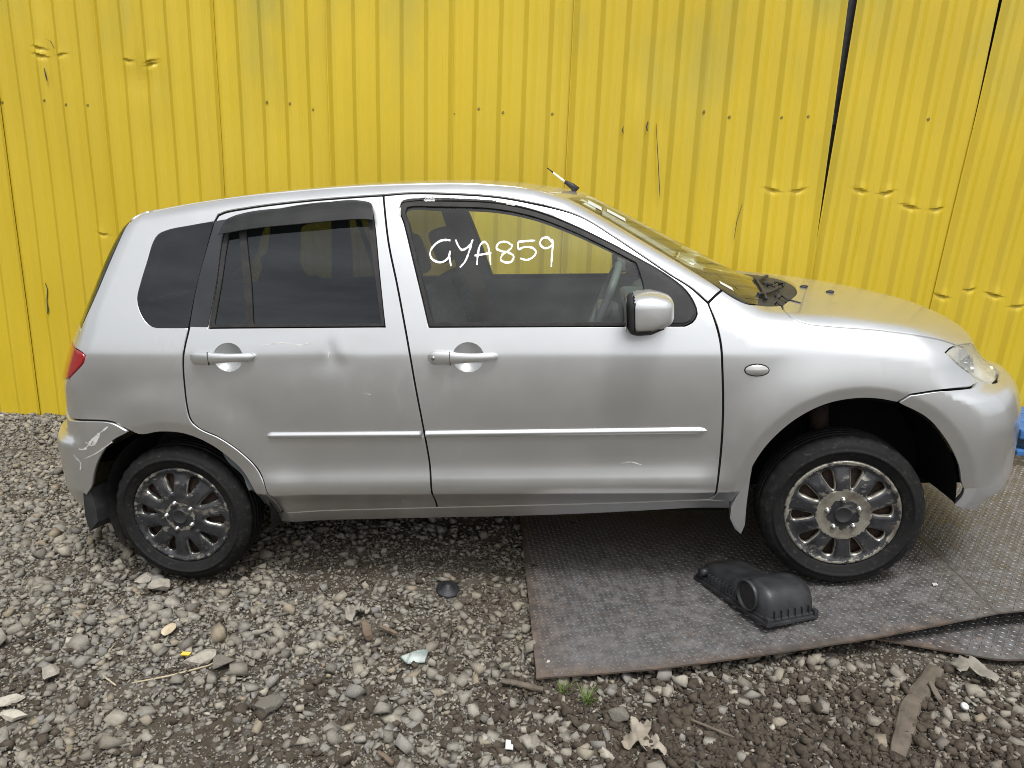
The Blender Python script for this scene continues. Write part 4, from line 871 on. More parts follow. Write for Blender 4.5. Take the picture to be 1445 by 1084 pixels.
P_fender = pts3('a_seam', 'cowl', 'hood_shut', '-hl_in', '-hl_low', '-fb_top', '-arch_f', 'fend_low', '-fender_rear_bot', '-fd_front')
P_sill = pts3('sill_top', 'sill_bot')
fw, rw, qw = pts3('fw_out'), pts3('rw_out'), pts3('qw')

# --- outer panels; doors carry their own fittings ---
fd, fd2 = panel('front_door', 'cap', P_fd, [fw, [(LINES['hf_cup'][0][0] + .052*math.cos(a), -.832, LINES['hf_cup'][0][2] + .050*math.sin(a), 0) for a in np.linspace(0, 2*math.pi, 20, endpoint=False)]], parent=car, h=.024)
rd, rd2 = panel('rear_door', 'cap', P_rd, [rw, [(LINES['hr_cup'][0][0] + .052*math.cos(a), -.832, LINES['hr_cup'][0][2] + .050*math.sin(a), 0) for a in np.linspace(0, 2*math.pi, 20, endpoint=False)]], parent=car, h=.016, label='dented and scratched rear door')
sf, sf2 = panel('side_frame', 'cap', P_side, [qw], parent=car, h=.020, hins=.001)
fe, fe2 = panel('fender', 'cap', P_fender, [], parent=car, h=.020)
sill, sill2 = panel('sill', 'cap', P_sill, [], parent=car, flange=.05, h=.02)
hood, _ = panel('bonnet', 'cap', full(pts3('hood_shut', 'hood_tip', NOSE)[:0] + HOOD_REAR[::-1][:-1] + pts3('hood_shut', 'hood_tip', NOSE)), [], parent=car, mirror=False, h=.03)
roof, _ = panel('roof', 'cap', full(WS_TOP[::-1] + [(p[0], p[1], p[2]) for p in DITCH] + [(*LINES['hatch_side'][0][:3], 1), (-.07, -.35, 1.47), (-.085, 0, 1.475)]), [], parent=car, mirror=False, h=.035)
ws, _ = panel('windscreen', 'cap', full(WS_TOP[::-1][:-1] + [(*p[:3], p[3] if len(p) > 3 else 0) for p in LINES['ws_side'][::-1]] + [(*p[:3], 0) for p in LINES['cowl'][1:3]] + WS_BASE), [], 'screen', car, -.003, .003, .0, mirror=False)
# front bumper with two grille mouths
CHIN = [(*LINES['arch_fb'][-1][:3], 1), (2.97, -.70, .262), (3.06, -.52, .225), (3.12, -.25, .212), (3.13, 0, .212, 0)]
grille_hi = [(3.1, s*a, z, 1) for a, z, s in ((.20, .80, -1), (.30, .735, -1), (.22, .675, -1), (.22, .675, 1), (.30, .735, 1), (.20, .80, 1))]
grille_lo = [(3.2, s*a, z, 1) for a, z, s in ((.36, .44, -1), (.42, .30, -1), (.42, .30, 1), (.36, .44, 1))]
P_bump = full(NOSE[::-1][:-1] + pts3('-hl_out', '-fb_top', 'arch_fb', CHIN))
fb, _ = panel('front_bumper', 'front', P_bump, [grille_hi, grille_lo], parent=car, mirror=False, h=.0155)
for nm, gpoly, rows in (('upper_grille', grille_hi, (.70, .735, .77)), ('lower_grille', grille_lo, (.33, .37, .41))):
    gp, _ = panel(nm, 'front', gpoly, [], 'black', fb, -.045, -.01, 0, mirror=False)
    for zr in rows:
        yy = np.linspace(-.30, .30, 13) if nm == 'upper_grille' else np.linspace(-.42, .42, 15)
        Pb = on_body('front', np.c_[.9*np.arctan2(yy, .80), np.full(len(yy), zr)]); Pb = Pb - grad(Pb)*.022
        V_, F_ = tube_np(Pb, .006, 6); mesh_np('grille_bar', V_, F_, MAT['black'], fb, smooth=True)
# tailgate: metal, dark window and spoiler lip; rear bumper
HS = LINES['hatch_side']
tail_top = [(*HS[6][:3], 1), (-.45, -.50, 1.035), (-.50, 0, 1.035, 0)]
tg, _ = panel('tailgate', 'hatch', full([tail_top[2], tail_top[1], tail_top[0], (*HS[7][:3], 1)] + LAMP_IN[::-1] + REAR_EDGE[1:] + [(-.61, -.3, .712), (-.615, 0, .712, 0)]), [], parent=car, mirror=False, h=.03)
rear_top = [(*HS[2][:3], 1), (-.16, -.40, 1.432), (-.19, 0, 1.435, 0)]
panel('rear_window', 'hatch', full([rear_top[2], rear_top[1], rear_top[0]] + [(*p[:3], 0) for p in HS[3:6]] + [(*HS[6][:3], 1), tail_top[1], tail_top[2]]), [], MAT['tint'], tg, -.001, .003, .006, mirror=False)
panel('spoiler_lip', 'hatch', full([(-.085, 0, 1.475, 0), (-.07, -.35, 1.47), (*HS[0][:3], 1), (*HS[1][:3], 0), (*HS[2][:3], 1), rear_top[1], rear_top[2]]), [], 'paint', tg, .003, .002, .01, mirror=False)
RB = full([(-.625, 0, .708, 0), (-.60, -.30, .710)] + RB_IN[:-1] + pts3('rb_top', 'arch_rb', [(*LINES['arch_rb'][-1][:3], 1), (-.50, -.66, .285), (-.60, -.35, .255), (-.62, 0, .25, 0)]))
rb, _ = panel('rear_bumper', 'rear', RB, [], parent=car, mirror=False, h=.028, off=.006, label='rear bumper scraped at its corner')
panel('tail_lamp', 'rear', pts3('tl_front', LAMP_BOT, LAMP_IN, [(-.40, -.71, .985, 0), (*LINES['tl_front'][0][:3], 1)]), [], 'red', car, .003, .0015, .02, h=.02)
# headlamps: reflector bowl behind a hazy lens
hl3 = pts3('headlight')
ctr = np.array([p[:3] for p in hl3]).mean(0)
cu = inv('front', [ctr])[0]
hlr, hlr2 = panel('headlamp', 'front', hl3, [], 'lampgrey', car, lambda V, P: -.006 - .060*np.clip(1.15 - np.hypot((V[:, 0]-cu[0])/.13, (V[:, 1]-cu[1])/.085)**2, 0, 1), .002, .0, h=.012)
for host, sgn in ((hlr, 1), (hlr2, -1)):
    lo_, _ = panel('lens', 'front', [(p[0], p[1], p[2], p[3]) for p in hl3], [], 'lens', host, .002, .0012, .008, mirror=False, h=.015)
    if sgn < 0:
        me = lo_.data; n_ = len(me.vertices); co = np.zeros(n_*3); me.vertices.foreach_get('co', co); co = co.reshape(-1, 3); co[:, 1] *= -1; me.vertices.foreach_set('co', co.ravel()); me.flip_normals()
    for du, dv, r_ in ((.035, .004, .034), (-.045, .012, .026)):
        c_ = on_body('front', [[cu[0] + du, cu[1] + dv]]); n_ = grad(c_)[0]; c_ = c_[0] - n_*.030
        R_ = Vector((n_[0], n_[1], n_[2]*.4)).to_track_quat('-Y', 'Z').to_matrix()
        V_, F_ = lathe_np([(r_, -.014), (r_*.8, .004), (r_*.45, .014), (.004, .016)], 20); V_ = np.array([R_ @ Vector(v) for v in V_]) + c_; V_[:, 1] *= sgn
        mesh_np('bulb_bowl', V_, F_, MAT['chrome'], host, smooth=True)
# cowl under the windscreen, wipers, washer jets
P_cowl = full(WS_BASE[::-1][:-1] + [(*LINES['cowl'][3][:3], 0)] + HOOD_REAR)
cowl, _ = panel('cowl', 'cap', P_cowl, [], 'black', car, -.012, -.006, 0, mirror=False, h=.025)
for x0, y0, x1, y1, nm in ((2.37, -.28, 2.235, -.55, 'wiper_arm'), (2.40, .10, 2.30, -.16, 'wiper_arm'), (2.255, -.60, 2.315, -.05, 'wiper_blade')):
    t_ = np.linspace(0, 1, 12); A_ = np.c_[x0 + (x1-x0)*t_, y0 + (y1-y0)*t_, np.full(12, 1.0)]
    Pw = on_body('cap', inv('cap', np.c_[A_[:, :2], np.interp(A_[:, 0], [2.0, 2.3, 2.5], [1.18, 1.05, 1.03])])); Pw = Pw + grad(Pw)*.002
    V_, F_ = tube_np(Pw, .007 if 'arm' in nm else .006, 6); mesh_np(nm, V_, F_, MAT['black'], cowl, smooth=True)
for k in range(26):                                           # leaf litter and torn seal lying in the cowl
    y0 = RNG.uniform(-.62, -.1); u_ = RNG.uniform(.15, .9); x0 = 2.325 - .27*y0*y0 + u_*.11
    p0 = on_body('cap', inv('cap', [[x0, y0, 1.04]])); V_, F_ = tube_np([p0[0] + (0, 0, -.004), p0[0] + (RNG.normal(0, .02), RNG.normal(0, .03), .003), p0[0] + (RNG.normal(0, .025), RNG.normal(0, .05), -.006)], .004, 5)
    if k < 10: mesh_np('seal_scrap', V_, F_, MAT['rubberseal'], cowl, smooth=True)
for x0, y0 in ((2.47, -.22), (2.56, -.30)):
    p0 = on_body('cap', inv('cap', [[x0, y0, 1.02]])); n0 = grad(p0)
    bm = bmesh.new(); bmesh.ops.create_uvsphere(bm, u_segments=12, v_segments=8, radius=1, matrix=Matrix.Translation(p0[0] + n0[0]*.003) @ Matrix.Diagonal((.017, .011, .007, 1)))
    bm_obj('washer_jet', bm, MAT['black'], hood, True)
# side windows, seals, garnish
def glass(name, P3, m, host, off=-.012, ins=0., far=None):
    return panel(name, 'cap', P3, [], m, host, off, ins, 0, h=.05, twin=far)
glass('window_glass', pts3('fw_glass'), 'clear', fd, -.010, -.006, fd2)
panel('window_seal', 'cap', fw, [pts3('fw_glass')], 'rubberseal', fd, lambda V, P: -.002, .0012, .012, hins=0., twin=fd2, h=.02)
panel('mirror_sail', 'cap', pts3('sail'), [], 'black', fd, .003, .002, .010, h=.02, twin=fd2)
glass('window_glass', pts3('rw_glass'), 'tint', rd, -.010, -.006, rd2)
glass('fixed_glass', pts3('rw_fix'), 'tint', rd, -.008, -.004, rd2)
panel('window_seal', 'cap', rw, [pts3('rw_glass'), pts3('rw_fix')], 'rubberseal', rd, -.002, .0012, .012, hins=0., twin=rd2, h=.02)
panel('sash_garnish', 'cap', pts3('sash'), [], 'trimm', rd, .0015, .001, .004, twin=rd2)
panel('quarter_glass', 'cap', qw, [], 'tint', sf, -.0015, .0005, .004, h=.03, twin=sf2)
vz = inv('cap', [p[:3] for p in LINES['visor']])
def visor_off(V, P):
    top = np.interp(V[:, 0], [.32, .40, .60, .80, .86], np.interp([.32, .40, .60, .80, .86], np.sort(vz[1:7, 0]), vz[1:7, 1][np.argsort(vz[1:7, 0])]))
    return .006 + .030*np.clip((top - V[:, 1])/.075, 0, 1)**.7
panel('rain_visor', 'cap', pts3('visor'), [], 'visor', rd, visor_off, 0, .004, h=.012, mirror=False)
def strip(name, line, host, mt, width, off, closed=False, jitter=0., kind='cap'):
    uv = inv(kind, [p[:3] for p in line]); uv = catmull([(u, v, 0) for u, v in uv] if closed else [(u, v, 1 if i in (0, len(uv)-1) else 0) for i, (u, v) in enumerate(uv)], .005)
    if not closed:
        k = int(np.argmin(np.linalg.norm(uv - inv(kind, [line[-1][:3]])[0], axis=1))); uv = uv[:k+1]
    t = np.gradient(uv, axis=0); t /= np.maximum(np.linalg.norm(t, axis=1, keepdims=True), 1e-9); nrm = np.stack([-t[:, 1], t[:, 0]], 1)
    n = len(uv); s_ = np.linspace(0, 1, n); wv = width*(1. if 'seal' in name else 1)*(.55 + .45*np.clip(np.sin(np.pi*np.clip(s_, .06, .94))*3, 0, 1))*(1 + jitter*RNG.normal(0, 1, n))
    if name == 'door_seal': wv = np.full(n, width)
    A = uv + nrm*wv[:, None]*.5; B = uv - nrm*wv[:, None]*.5
    PA_, NA = surface(kind, A, off); PB_, NB_ = surface(kind, B, off); V_ = np.vstack([PA_, PB_])
    F_ = [(i, i+1, n+i+1, n+i) for i in range(n-1)]
    fn = np.cross(V_[1]-V_[0], V_[n]-V_[0])
    F_ = [f if np.cross(V_[f[1]]-V_[f[0]], V_[f[3]]-V_[f[0]]) @ NA[f[0]] > 0 else f[::-1] for f in F_]
    return mesh_np(name, V_, F_, mt, host, normals=np.vstack([NA, NB_]))
for k in range(11): strip('painted_mark', LINES['w_%d' % k], fd, MAT['white'], .0062, -.0080, jitter=.14)
dk_ = MAT['dark']
for k in range(9): strip('scratch', LINES['s_%d' % k], rb if k < 4 else (sf if k == 4 else (fd if k == 7 else rd)), MAT['scrape'], .0065 if k in (0, 3) else .003, .0072 if k < 4 else .0008, jitter=.45, kind='rear' if k < 4 else 'cap')
for k in range(5): strip('glue_residue', LINES['g_%d' % k], fd, MAT['scrape'] if k < 4 else MAT['rubberseal'], .006 if k < 4 else .005, .0007, jitter=.25)
for host, host2, lines in ((fd, fd2, ('fd_top', 'fd_front', 'b_gap')), (rd, rd2, ('rd_top', 'rd_rear', 'rd_bot')), (fd, fd2, ('fd_bot',)), (fe, fe2, ('a_seam',)), (sf, sf2, ('hatch_side',))):  # rubber seal at front door top; elsewhere black strips painting in the gap shade
    for ln_ in lines:
        so = strip('door_seal', LINES[ln_], host, dk_, .012, -.0055)
        V_ = np.array([v.co[:] for v in so.data.vertices])*[1, -1, 1]; mesh_np('door_seal', V_, [tuple(p.vertices)[::-1] for p in so.data.polygons], dk_, host2)
# door handles in their cups, rubbing strips, side repeater
for key, host, host2, w_, withlock in (('f', fd, fd2, .245, True), ('r', rd, rd2, .24, False)):
    cup = LINES['h%s_cup' % key][0]; cu_ = inv('cap', [cup[:3]])[0]
    ring = [(cup[0] + .052*math.cos(a), -.832, cup[2] + .050*math.sin(a), 0) for a in np.linspace(0, 2*math.pi, 20, endpoint=False)]
    panel('handle_cup', 'cap', ring, [], 'paint', host, lambda V, P: -.0005 - .030*np.clip(1 - (np.hypot(V[:, 0]-cu_[0], V[:, 1]-cu_[1])/.0566)**2, 0, 1), -.0049, 0, h=.007, twin=host2)
    a_, b_ = LINES['h_front' if key == 'f' else 'h_rear']; t_ = np.linspace(0, 1, 25)
    base = on_body('cap', inv('cap', np.c_[a_[0] + (b_[0]-a_[0])*t_, np.full(25, -.832), a_[2] + (b_[2]-a_[2])*t_]))
    lift = .010 + .016*np.clip(np.sin(np.pi*np.clip(t_*1.02, 0, 1)), 0, 1)**.6
    V_, F_, NS_ = [], [], 14
    for i, p in enumerate(base):
        hgt = np.interp(t_[i], [0, .02, .08, .32, .40, .60, .92, .98, 1], [.010, .019, .025, .024, .020, .0165, .015, .011, .004]); dep = np.interp(t_[i], [0, .06, .9, 1], [.006, .012, .011, .005])
        for k in range(NS_):
            an = 2*math.pi*k/NS_; ca, sa = math.cos(an), math.sin(an)
            V_.append((p[0], p[1] - lift[i] - dep*np.sign(ca)*abs(ca)**.7, p[2] + hgt*np.sign(sa)*abs(sa)**.8))
    for i in range(24):
        for k in range(NS_): F_.append((i*NS_+k, (i+1)*NS_+k, (i+1)*NS_+(k+1) % NS_, i*NS_+(k+1) % NS_))
    F_ += [tuple(range(NS_)), tuple(24*NS_+k for k in range(NS_))[::-1]]
    V_ = np.array(V_); mesh_np('handle', V_, F_, MAT['paint'], host, smooth=True); mesh_np('handle', V_*[1, -1, 1], [f[::-1] for f in F_], MAT['paint'], host2, smooth=True)
    box('handle_joint', tuple(base[8] - np.array([0, lift[8] + .0065, 0])), (.0016, .012, .046), MAT['rubberseal'], host, bevel=0)
    if withlock:
        V_, F_ = lathe_np([(.0001, -.0022), (.0045, -.0022), (.006, -.001), (.0075, .0)], 16); mesh_np('key_barrel', V_ + (base[2] - [-.002, lift[2] + .0125, 0]), F_, MAT['satin'], host, smooth=True)
def rub_bar(line, host, host2):
    Lp = np.array([p[:3] for p in LINES[line]]); x0, x1 = Lp[:, 0].min(), Lp[:, 0].max(); k = np.polyfit(Lp[:, 0], Lp[:, 2], 1); n = 60
    t_ = np.linspace(0, 1, n); xs = x0 + (x1 - x0)*t_; base = on_body('cap', inv('cap', np.c_[xs, np.full(n, -.825), np.polyval(k, xs)]))
    e0, e1 = (.03, .0) if line == 'mold_r' else (.0, .03)
    pr = [(-1, 0), (-.92, .35), (-.6, .75), (-.1, 1.), (.35, .96), (.75, .7), (.95, .3), (1, 0)]
    V_, F_ = [], []
    for i_, p in enumerate(base):
        s_ = 1.
        if e0: s_ = min(1., (t_[i_]/e0)**.5 + .12)
        if e1: s_ = min(1., ((1-t_[i_])/e1)**.5 + .12)
        for a_, b_ in pr: V_.append((p[0], p[1] + .001 - .013*b_*min(1, s_*1.1), p[2] + .0125*a_*s_))
    m_ = len(pr)
    for i_ in range(n-1):
        for q in range(m_-1): F_.append((i_*m_+q, (i_+1)*m_+q, (i_+1)*m_+q+1, i_*m_+q+1))
    F_ += [tuple(range(m_))[::-1], tuple((n-1)*m_+q for q in range(m_))]
    V_ = np.array(V_); F_ = [f[::-1] for f in F_]
    a_ = V_[list(F_[5])[:3]]; 
    if np.cross(a_[1]-a_[0], a_[2]-a_[0])[1] > 0: F_ = [f[::-1] for f in F_]
    for hst, sg in ((host, 1), (host2, -1)):
        o = mesh_np('rubbing_strip', V_*[1, sg, 1], F_ if sg > 0 else [f[::-1] for f in F_], MAT['paint'], hst, smooth=True)
rub_bar('mold_f', fd, fd2); rub_bar('mold_r', rd, rd2)
ind = [(*p[:3], 0) for p in LINES['indicator']]; iu = inv('cap', [np.mean([p[:3] for p in ind], 0)])[0]
panel('repeater_seal', 'cap', ind, [], 'rubberseal', fe, .0012, -.0035, .002, h=.02, twin=fe2)
panel('side_repeater', 'cap', ind, [], 'amber', fe, lambda V, P: .002 + .009*np.clip(1 - ((V[:, 0]-iu[0])/.043)**2 - ((V[:, 1]-iu[1])/.02)**2, 0, 1), 0, .004, h=.006, twin=fe2)
# door mirrors
def mirror_shell(sgn, host):
    root = empty('wing_mirror', (1.812, sgn*.925, 1.066)); root.parent = host
    bm = bmesh.new(); bmesh.ops.create_uvsphere(bm, u_segments=40, v_segments=24, radius=1)
    def shape(co, gx_=0.):
        x, y, z = co; ex = .44
        x, y, z = [math.copysign(abs(v)**ex, v) for v in (x, y, z)]
        k = 1 - .18*max(x, 0); X_ = .073*x; Z_ = .062*z*(1 - .36*max(x, 0)) + .004*x - .010*max(-y*sgn*-1, 0); Y_ = .088*y*k
        return Vector((X_, Y_, Z_))
    for v in bm.verts: v.co = shape(v.co)
    fs = [f for f in bm.faces if f.calc_center_median().x < -.052]
    bmesh.ops.delete(bm, geom=fs, context='FACES'); bm_obj('shell', bm, MAT['paint'], root, True)
    bm = bmesh.new(); bmesh.ops.create_uvsphere(bm, u_segments=40, v_segments=24, radius=1)
    for v in bm.verts: v.co = shape(v.co)*1.02 + Vector((-.003, 0, -.003))
    bmesh.ops.delete(bm, geom=[f for f in bm.faces if f.calc_center_median().x > -.055 and f.calc_center_median().z > -.054], context='FACES')
    bm_obj('housing', bm, MAT['black'], root, True)
    V_, F_ = tube_np([(.045, -sgn*.05, -.030), (.05, -sgn*.09, -.028), (.06, -sgn*.150, -.018)], [.026, .022, .030], 14); mesh_np('stalk', V_, F_, MAT['black'], root, smooth=True)
    bm = bmesh.new(); bm_box(bm, (-.0790, 0, -.002), (.002, .155, .108), None, .0009, 1); bm_obj('mirror_glass', bm, MAT['chrome'], root)
mirror_shell(-1, car); mirror_shell(1, car)
# roof aerial
p0 = on_body('cap', inv('cap', [[1.545, -.20, 1.46]]))[0]
V_, F_ = tube_np([p0 + (.028, 0, -.004), p0 + (.008, 0, .016), p0 + (-.020, 0, .034)], [.016, .012, .007], 10); ae = mesh_np('aerial', V_, F_, MAT['black'], car, smooth=True)
V_, F_ = tube_np([p0 + (-.018, 0, .033), p0 + (-.066, 0, .072)], [.0042, .0036], 8); mesh_np('mast', V_, F_, MAT['white'], ae, smooth=True)
V_, F_ = tube_np([p0 + (-.066, 0, .072), p0 + (-.090, 0, .092)], [.003, .0022], 8); mesh_np('mast_tip', V_, F_, MAT['black'], ae, smooth=True)
# windscreen stickers
def sticker(u0, y0, du, dy, mt='sticker'):
    A_ = [(u0, y0), (u0 + du, y0 - .006), (u0 + du, y0 + dy), (u0, y0 + dy)]
    uv = inv('cap', [(x, y, 1.448 - .57*(x + .27*y*y - 1.607)) for x, y in A_]); P_, N_ = surface('cap', uv, -.0015); o = mesh_np('sticker', P_, [(0, 1, 2, 3)], MAT[mt], ws)
    return o
sticker(2.075, -.665, .045, .035); sticker(1.62, -.46, .05, .09); sticker(1.69, -.42, .07, .08)

# --- black fillers behind the shut lines, arches, underside ---
dk = MAT['dark']
inn = [panel('door_lining', 'cap', P_fd, [fw], 'inner', fd, -.050, -.012, 0, h=.06, twin=fd2, hins=-.006), panel('door_lining', 'cap', P_rd, [rw], 'inner', rd, -.050, -.012, 0, h=.06, twin=rd2, hins=-.006)]
panel('pillar_lining', 'cap', P_side, [qw], 'inner', sf, -.035, -.004, 0, h=.06, twin=sf2, hins=-.016)
panel('gap_backing', 'cap', pts3('fd_top', 'fd_front', 'fd_bot', 'rd_bot', '-rd_rear', '-rd_top')[:0] + P_fd, [fw], dk, fd, -.040, -.014, 0, h=.08, twin=fd2)
panel('gap_backing', 'cap', P_rd, [rw], dk, rd, -.040, -.014, 0, h=.08, twin=rd2)
panel('inner_fender', 'cap', P_fender, [], dk, fe, -.022, -.010, 0, h=.08, twin=fe2)
panel('headlining', 'cap', full(WS_TOP[::-1] + [(p[0], p[1], p[2]) for p in DITCH] + [(*LINES['hatch_side'][0][:3], 1), (-.07, -.35, 1.47), (-.085, 0, 1.475)]), [], 'liner', roof, -.035, 0, 0, mirror=False, h=.08)
panel('inner_tailgate', 'hatch', full([tail_top[2], tail_top[1], tail_top[0], (*HS[7][:3], 1)] + LAMP_IN[::-1] + REAR_EDGE[1:] + [(-.61, -.3, .712), (-.615, 0, .712, 0)]), [], 'inner', tg, -.022, -.016, 0, mirror=False, h=.08)
def liner(cx, cz, R, yo, yi, host, host2):
    a = np.linspace(math.radians(-6 if cx > 1 else -18), math.radians(196 if cx > 1 else 205), 40)
    for s_, hst in ((-1, host), (1, host2)):
        V_, F_ = [], []
        for an in a:
            for y_, r_ in ((yo, R), (yo*.5 + yi*.5, R - .004), (yi, R - .02), (yi, .05)): V_.append((cx + r_*math.cos(an), s_*y_, cz + r_*math.sin(an)))
        for i in range(len(a)-1):
            for k in range(3): F_.append((i*4+k, i*4+k+1, (i+1)*4+k+1, (i+1)*4+k))
        mesh_np('arch_liner', V_, F_, MAT['rubberseal'] if cx < 1 else dk, hst, smooth=False)
liner(ARCH_F[0], ARCH_F[1], ARCH_F[2] + .004, .785, .50, fe, fe2)
liner(ARCH_R[0], ARCH_R[1], ARCH_R[2] + .006, .785, .52, sf, sf2)
box('floor_pan', (1.22, 0, .30), (1.75, 1.44, .05), MAT['dark'], car, bevel=.01)
box('firewall', (2.12, 0, .66), (.04, 1.36, .66), MAT['dark'], car, bevel=.01)
box('boot_floor', (-.05, 0, .44), (.95, 1.02, .04), MAT['dark'], car, bevel=.01)
box('engine_bay_floor', (2.62, 0, .30), (.95, .96, .04), MAT['dark'], car, bevel=.01)
V_, F_ = tube_np([(2.0, .2, .22), (1.2, .18, .20), (.4, .22, .22), (-.3, .35, .26), (-.55, .40, .25)], .026, 10); mesh_np('exhaust', V_, F_, MAT['rust'], car, smooth=True)
V_, F_ = tube_np([(0, -.66, .28), (0, -.3, .26), (0, .3, .26), (0, .66, .28)], .035, 10); mesh_np('rear_axle', V_, F_, MAT['dark'], car, smooth=True)
V_, F_ = tube_np([(2.49, -.64, .28), (2.49, 0, .30), (2.49, .64, .28)], .03, 10); mesh_np('drive_shaft', V_, F_, MAT['dark'], car, smooth=True)
V_, F_ = tube_np([(2.47, -.56, .30), (2.45, -.55, .82)], .035, 12); mesh_np('front_strut', V_, F_, MAT['rust'], car, smooth=True)
# mud flaps: silver behind the front wheel, black behind the rear
def flap(name, P, mt, th=.006):
    P = np.array(P, float); n = len(P); nv = np.cross(P[1]-P[0], P[2]-P[0]); nv /= np.linalg.norm(nv)
    V_ = np.vstack([P, P + nv*th]); F_ = [tuple(range(n))[::-1], tuple(range(n, 2*n))] + [(i, (i+1) % n, n+(i+1) % n, n+i) for i in range(n)]
    return mesh_np(name, V_, F_, mt, car)
for s_ in (-1, 1):
    A_ = [(2.165, .825, .485), (2.125, .826, .40), (2.098, .822, .335), (2.096, .815, .29), (2.115, .805, .245), (2.138, .80, .222), (2.150, .805, .26), (2.152, .815, .35), (2.160, .823, .45)]
    B_ = [(x + .012, .70, z) for x, y, z in A_]
    V_ = np.array([(x, s_*y, z) for x, y, z in A_ + B_]); n = len(A_); F_ = [tuple(range(n)), tuple(range(n, 2*n))[::-1]] + [(i, n+i, n+(i+1) % n, (i+1) % n) for i in range(n)]
    bmx = mesh_np('mud_flap', V_, F_ if s_ < 0 else [f[::-1] for f in F_], MAT['paint'], car)
    A_ = [(-.385, .80, .41), (-.355, .80, .41), (-.345, .80, .33), (-.35, .80, .275), (-.392, .80, .235), (-.400, .80, .30)]
    B_ = [(-.30, .56, .43), (-.295, .56, .43), (-.290, .56, .33), (-.29, .56, .27), (-.297, .56, .235), (-.302, .56, .30)]
    V_ = np.array([(x, s_*y, z) for x, y, z in A_ + B_]); n = 6; F_ = [tuple(range(n)), tuple(range(n, 2*n))[::-1]] + [(i, n+i, n+(i+1) % n, (i+1) % n) for i in range(n)]
    mesh_np('mud_flap', V_, F_ if s_ < 0 else [f[::-1] for f in F_], MAT['black'], car)

# --- wheels ---
def hub_mesh(bare_r, wr_):
    """ten-spoke cover as a flat plan, dished by radius"""
    outer = np.array([(.200*math.cos(a), .200*math.sin(a)) for a in np.linspace(0, 2*math.pi, 120, endpoint=False)])
    holes = []
    for k in range(10):
        a0 = 2*math.pi*k/10 + .10; c_, s_ = math.cos(a0), math.sin(a0)
        q = [(.098, 0), (.106, .0065), (.122, .0115), (.142, .0160), (.157, .0190), (.1650, .0180), (.1695, .010), (.171, 0)]
        q = q + [(r, -t*(.9 if k % 2 else 1.0)) for r, t in q[-2:0:-1]]
        q = catmull([(r, t, 0) for r, t in q], .004); holes.append(np.array([(r*c_ - t*s_, r*s_ + t*c_) for r, t in q]))
    rings = np.vstack([offset_poly(q, -d) for q in holes for d in (.0022, .0045, .008)]); V, T = mesh2d(outer, holes, .0065, rings)
    r = np.hypot(V[:, 0], V[:, 1]); hp = np.vstack(holes)
    dh = np.full(len(V), 9.)
    for i in range(0, len(hp), 64): dh = np.minimum(dh, np.linalg.norm(V[:, None]-hp[None, i:i+64], axis=2).min(1))
    prof = hermite([0, .03, .055, .075, .092, .12, .16, .178, .186, .195, .2], [.012, .012, .010, .010, .012, .010, .000, -.004, .002, .004, -.006])
    dep = prof(r) - .009*np.clip(1 - dh/.011, 0, 1)**2*((r > .085) & (r < .181))
    P = np.c_[V[:, 0], -dep, V[:, 1]]
    wear = np.maximum.reduce([.95*(dh < .0028)*(1. if bare_r > .08 else .62), wr_*((r > .183)), .10*((r > .09) & (r < .18))])
    bare = np.where((r < bare_r) & (r > .052 + .006*np.cos(5*np.arctan2(V[:, 1], V[:, 0]) + 1.5)), 1., 0.)
    cnt = {}
    for t in T:
        for i in range(3): cnt[(t[i], t[(i+1) % 3])] = 1
    rim = [e for e in cnt if (e[1], e[0]) not in cnt]; ids = sorted({i for e in rim for i in e}); mp = {i: k for k, i in enumerate(ids)}; n0 = len(P)
    k_ = len(ids); ring0 = P[ids]; ring = ring0 + [0, .014, 0]
    F_ = [tuple(t) for t in T] + [(n0+mp[b_], n0+mp[a_], n0+k_+mp[a_], n0+k_+mp[b_]) for a_, b_ in rim]
    return np.vstack([P, ring0, ring]), F_, np.r_[wear, wear[ids], wear[ids]*.3], np.r_[bare, bare[ids], bare[ids]]
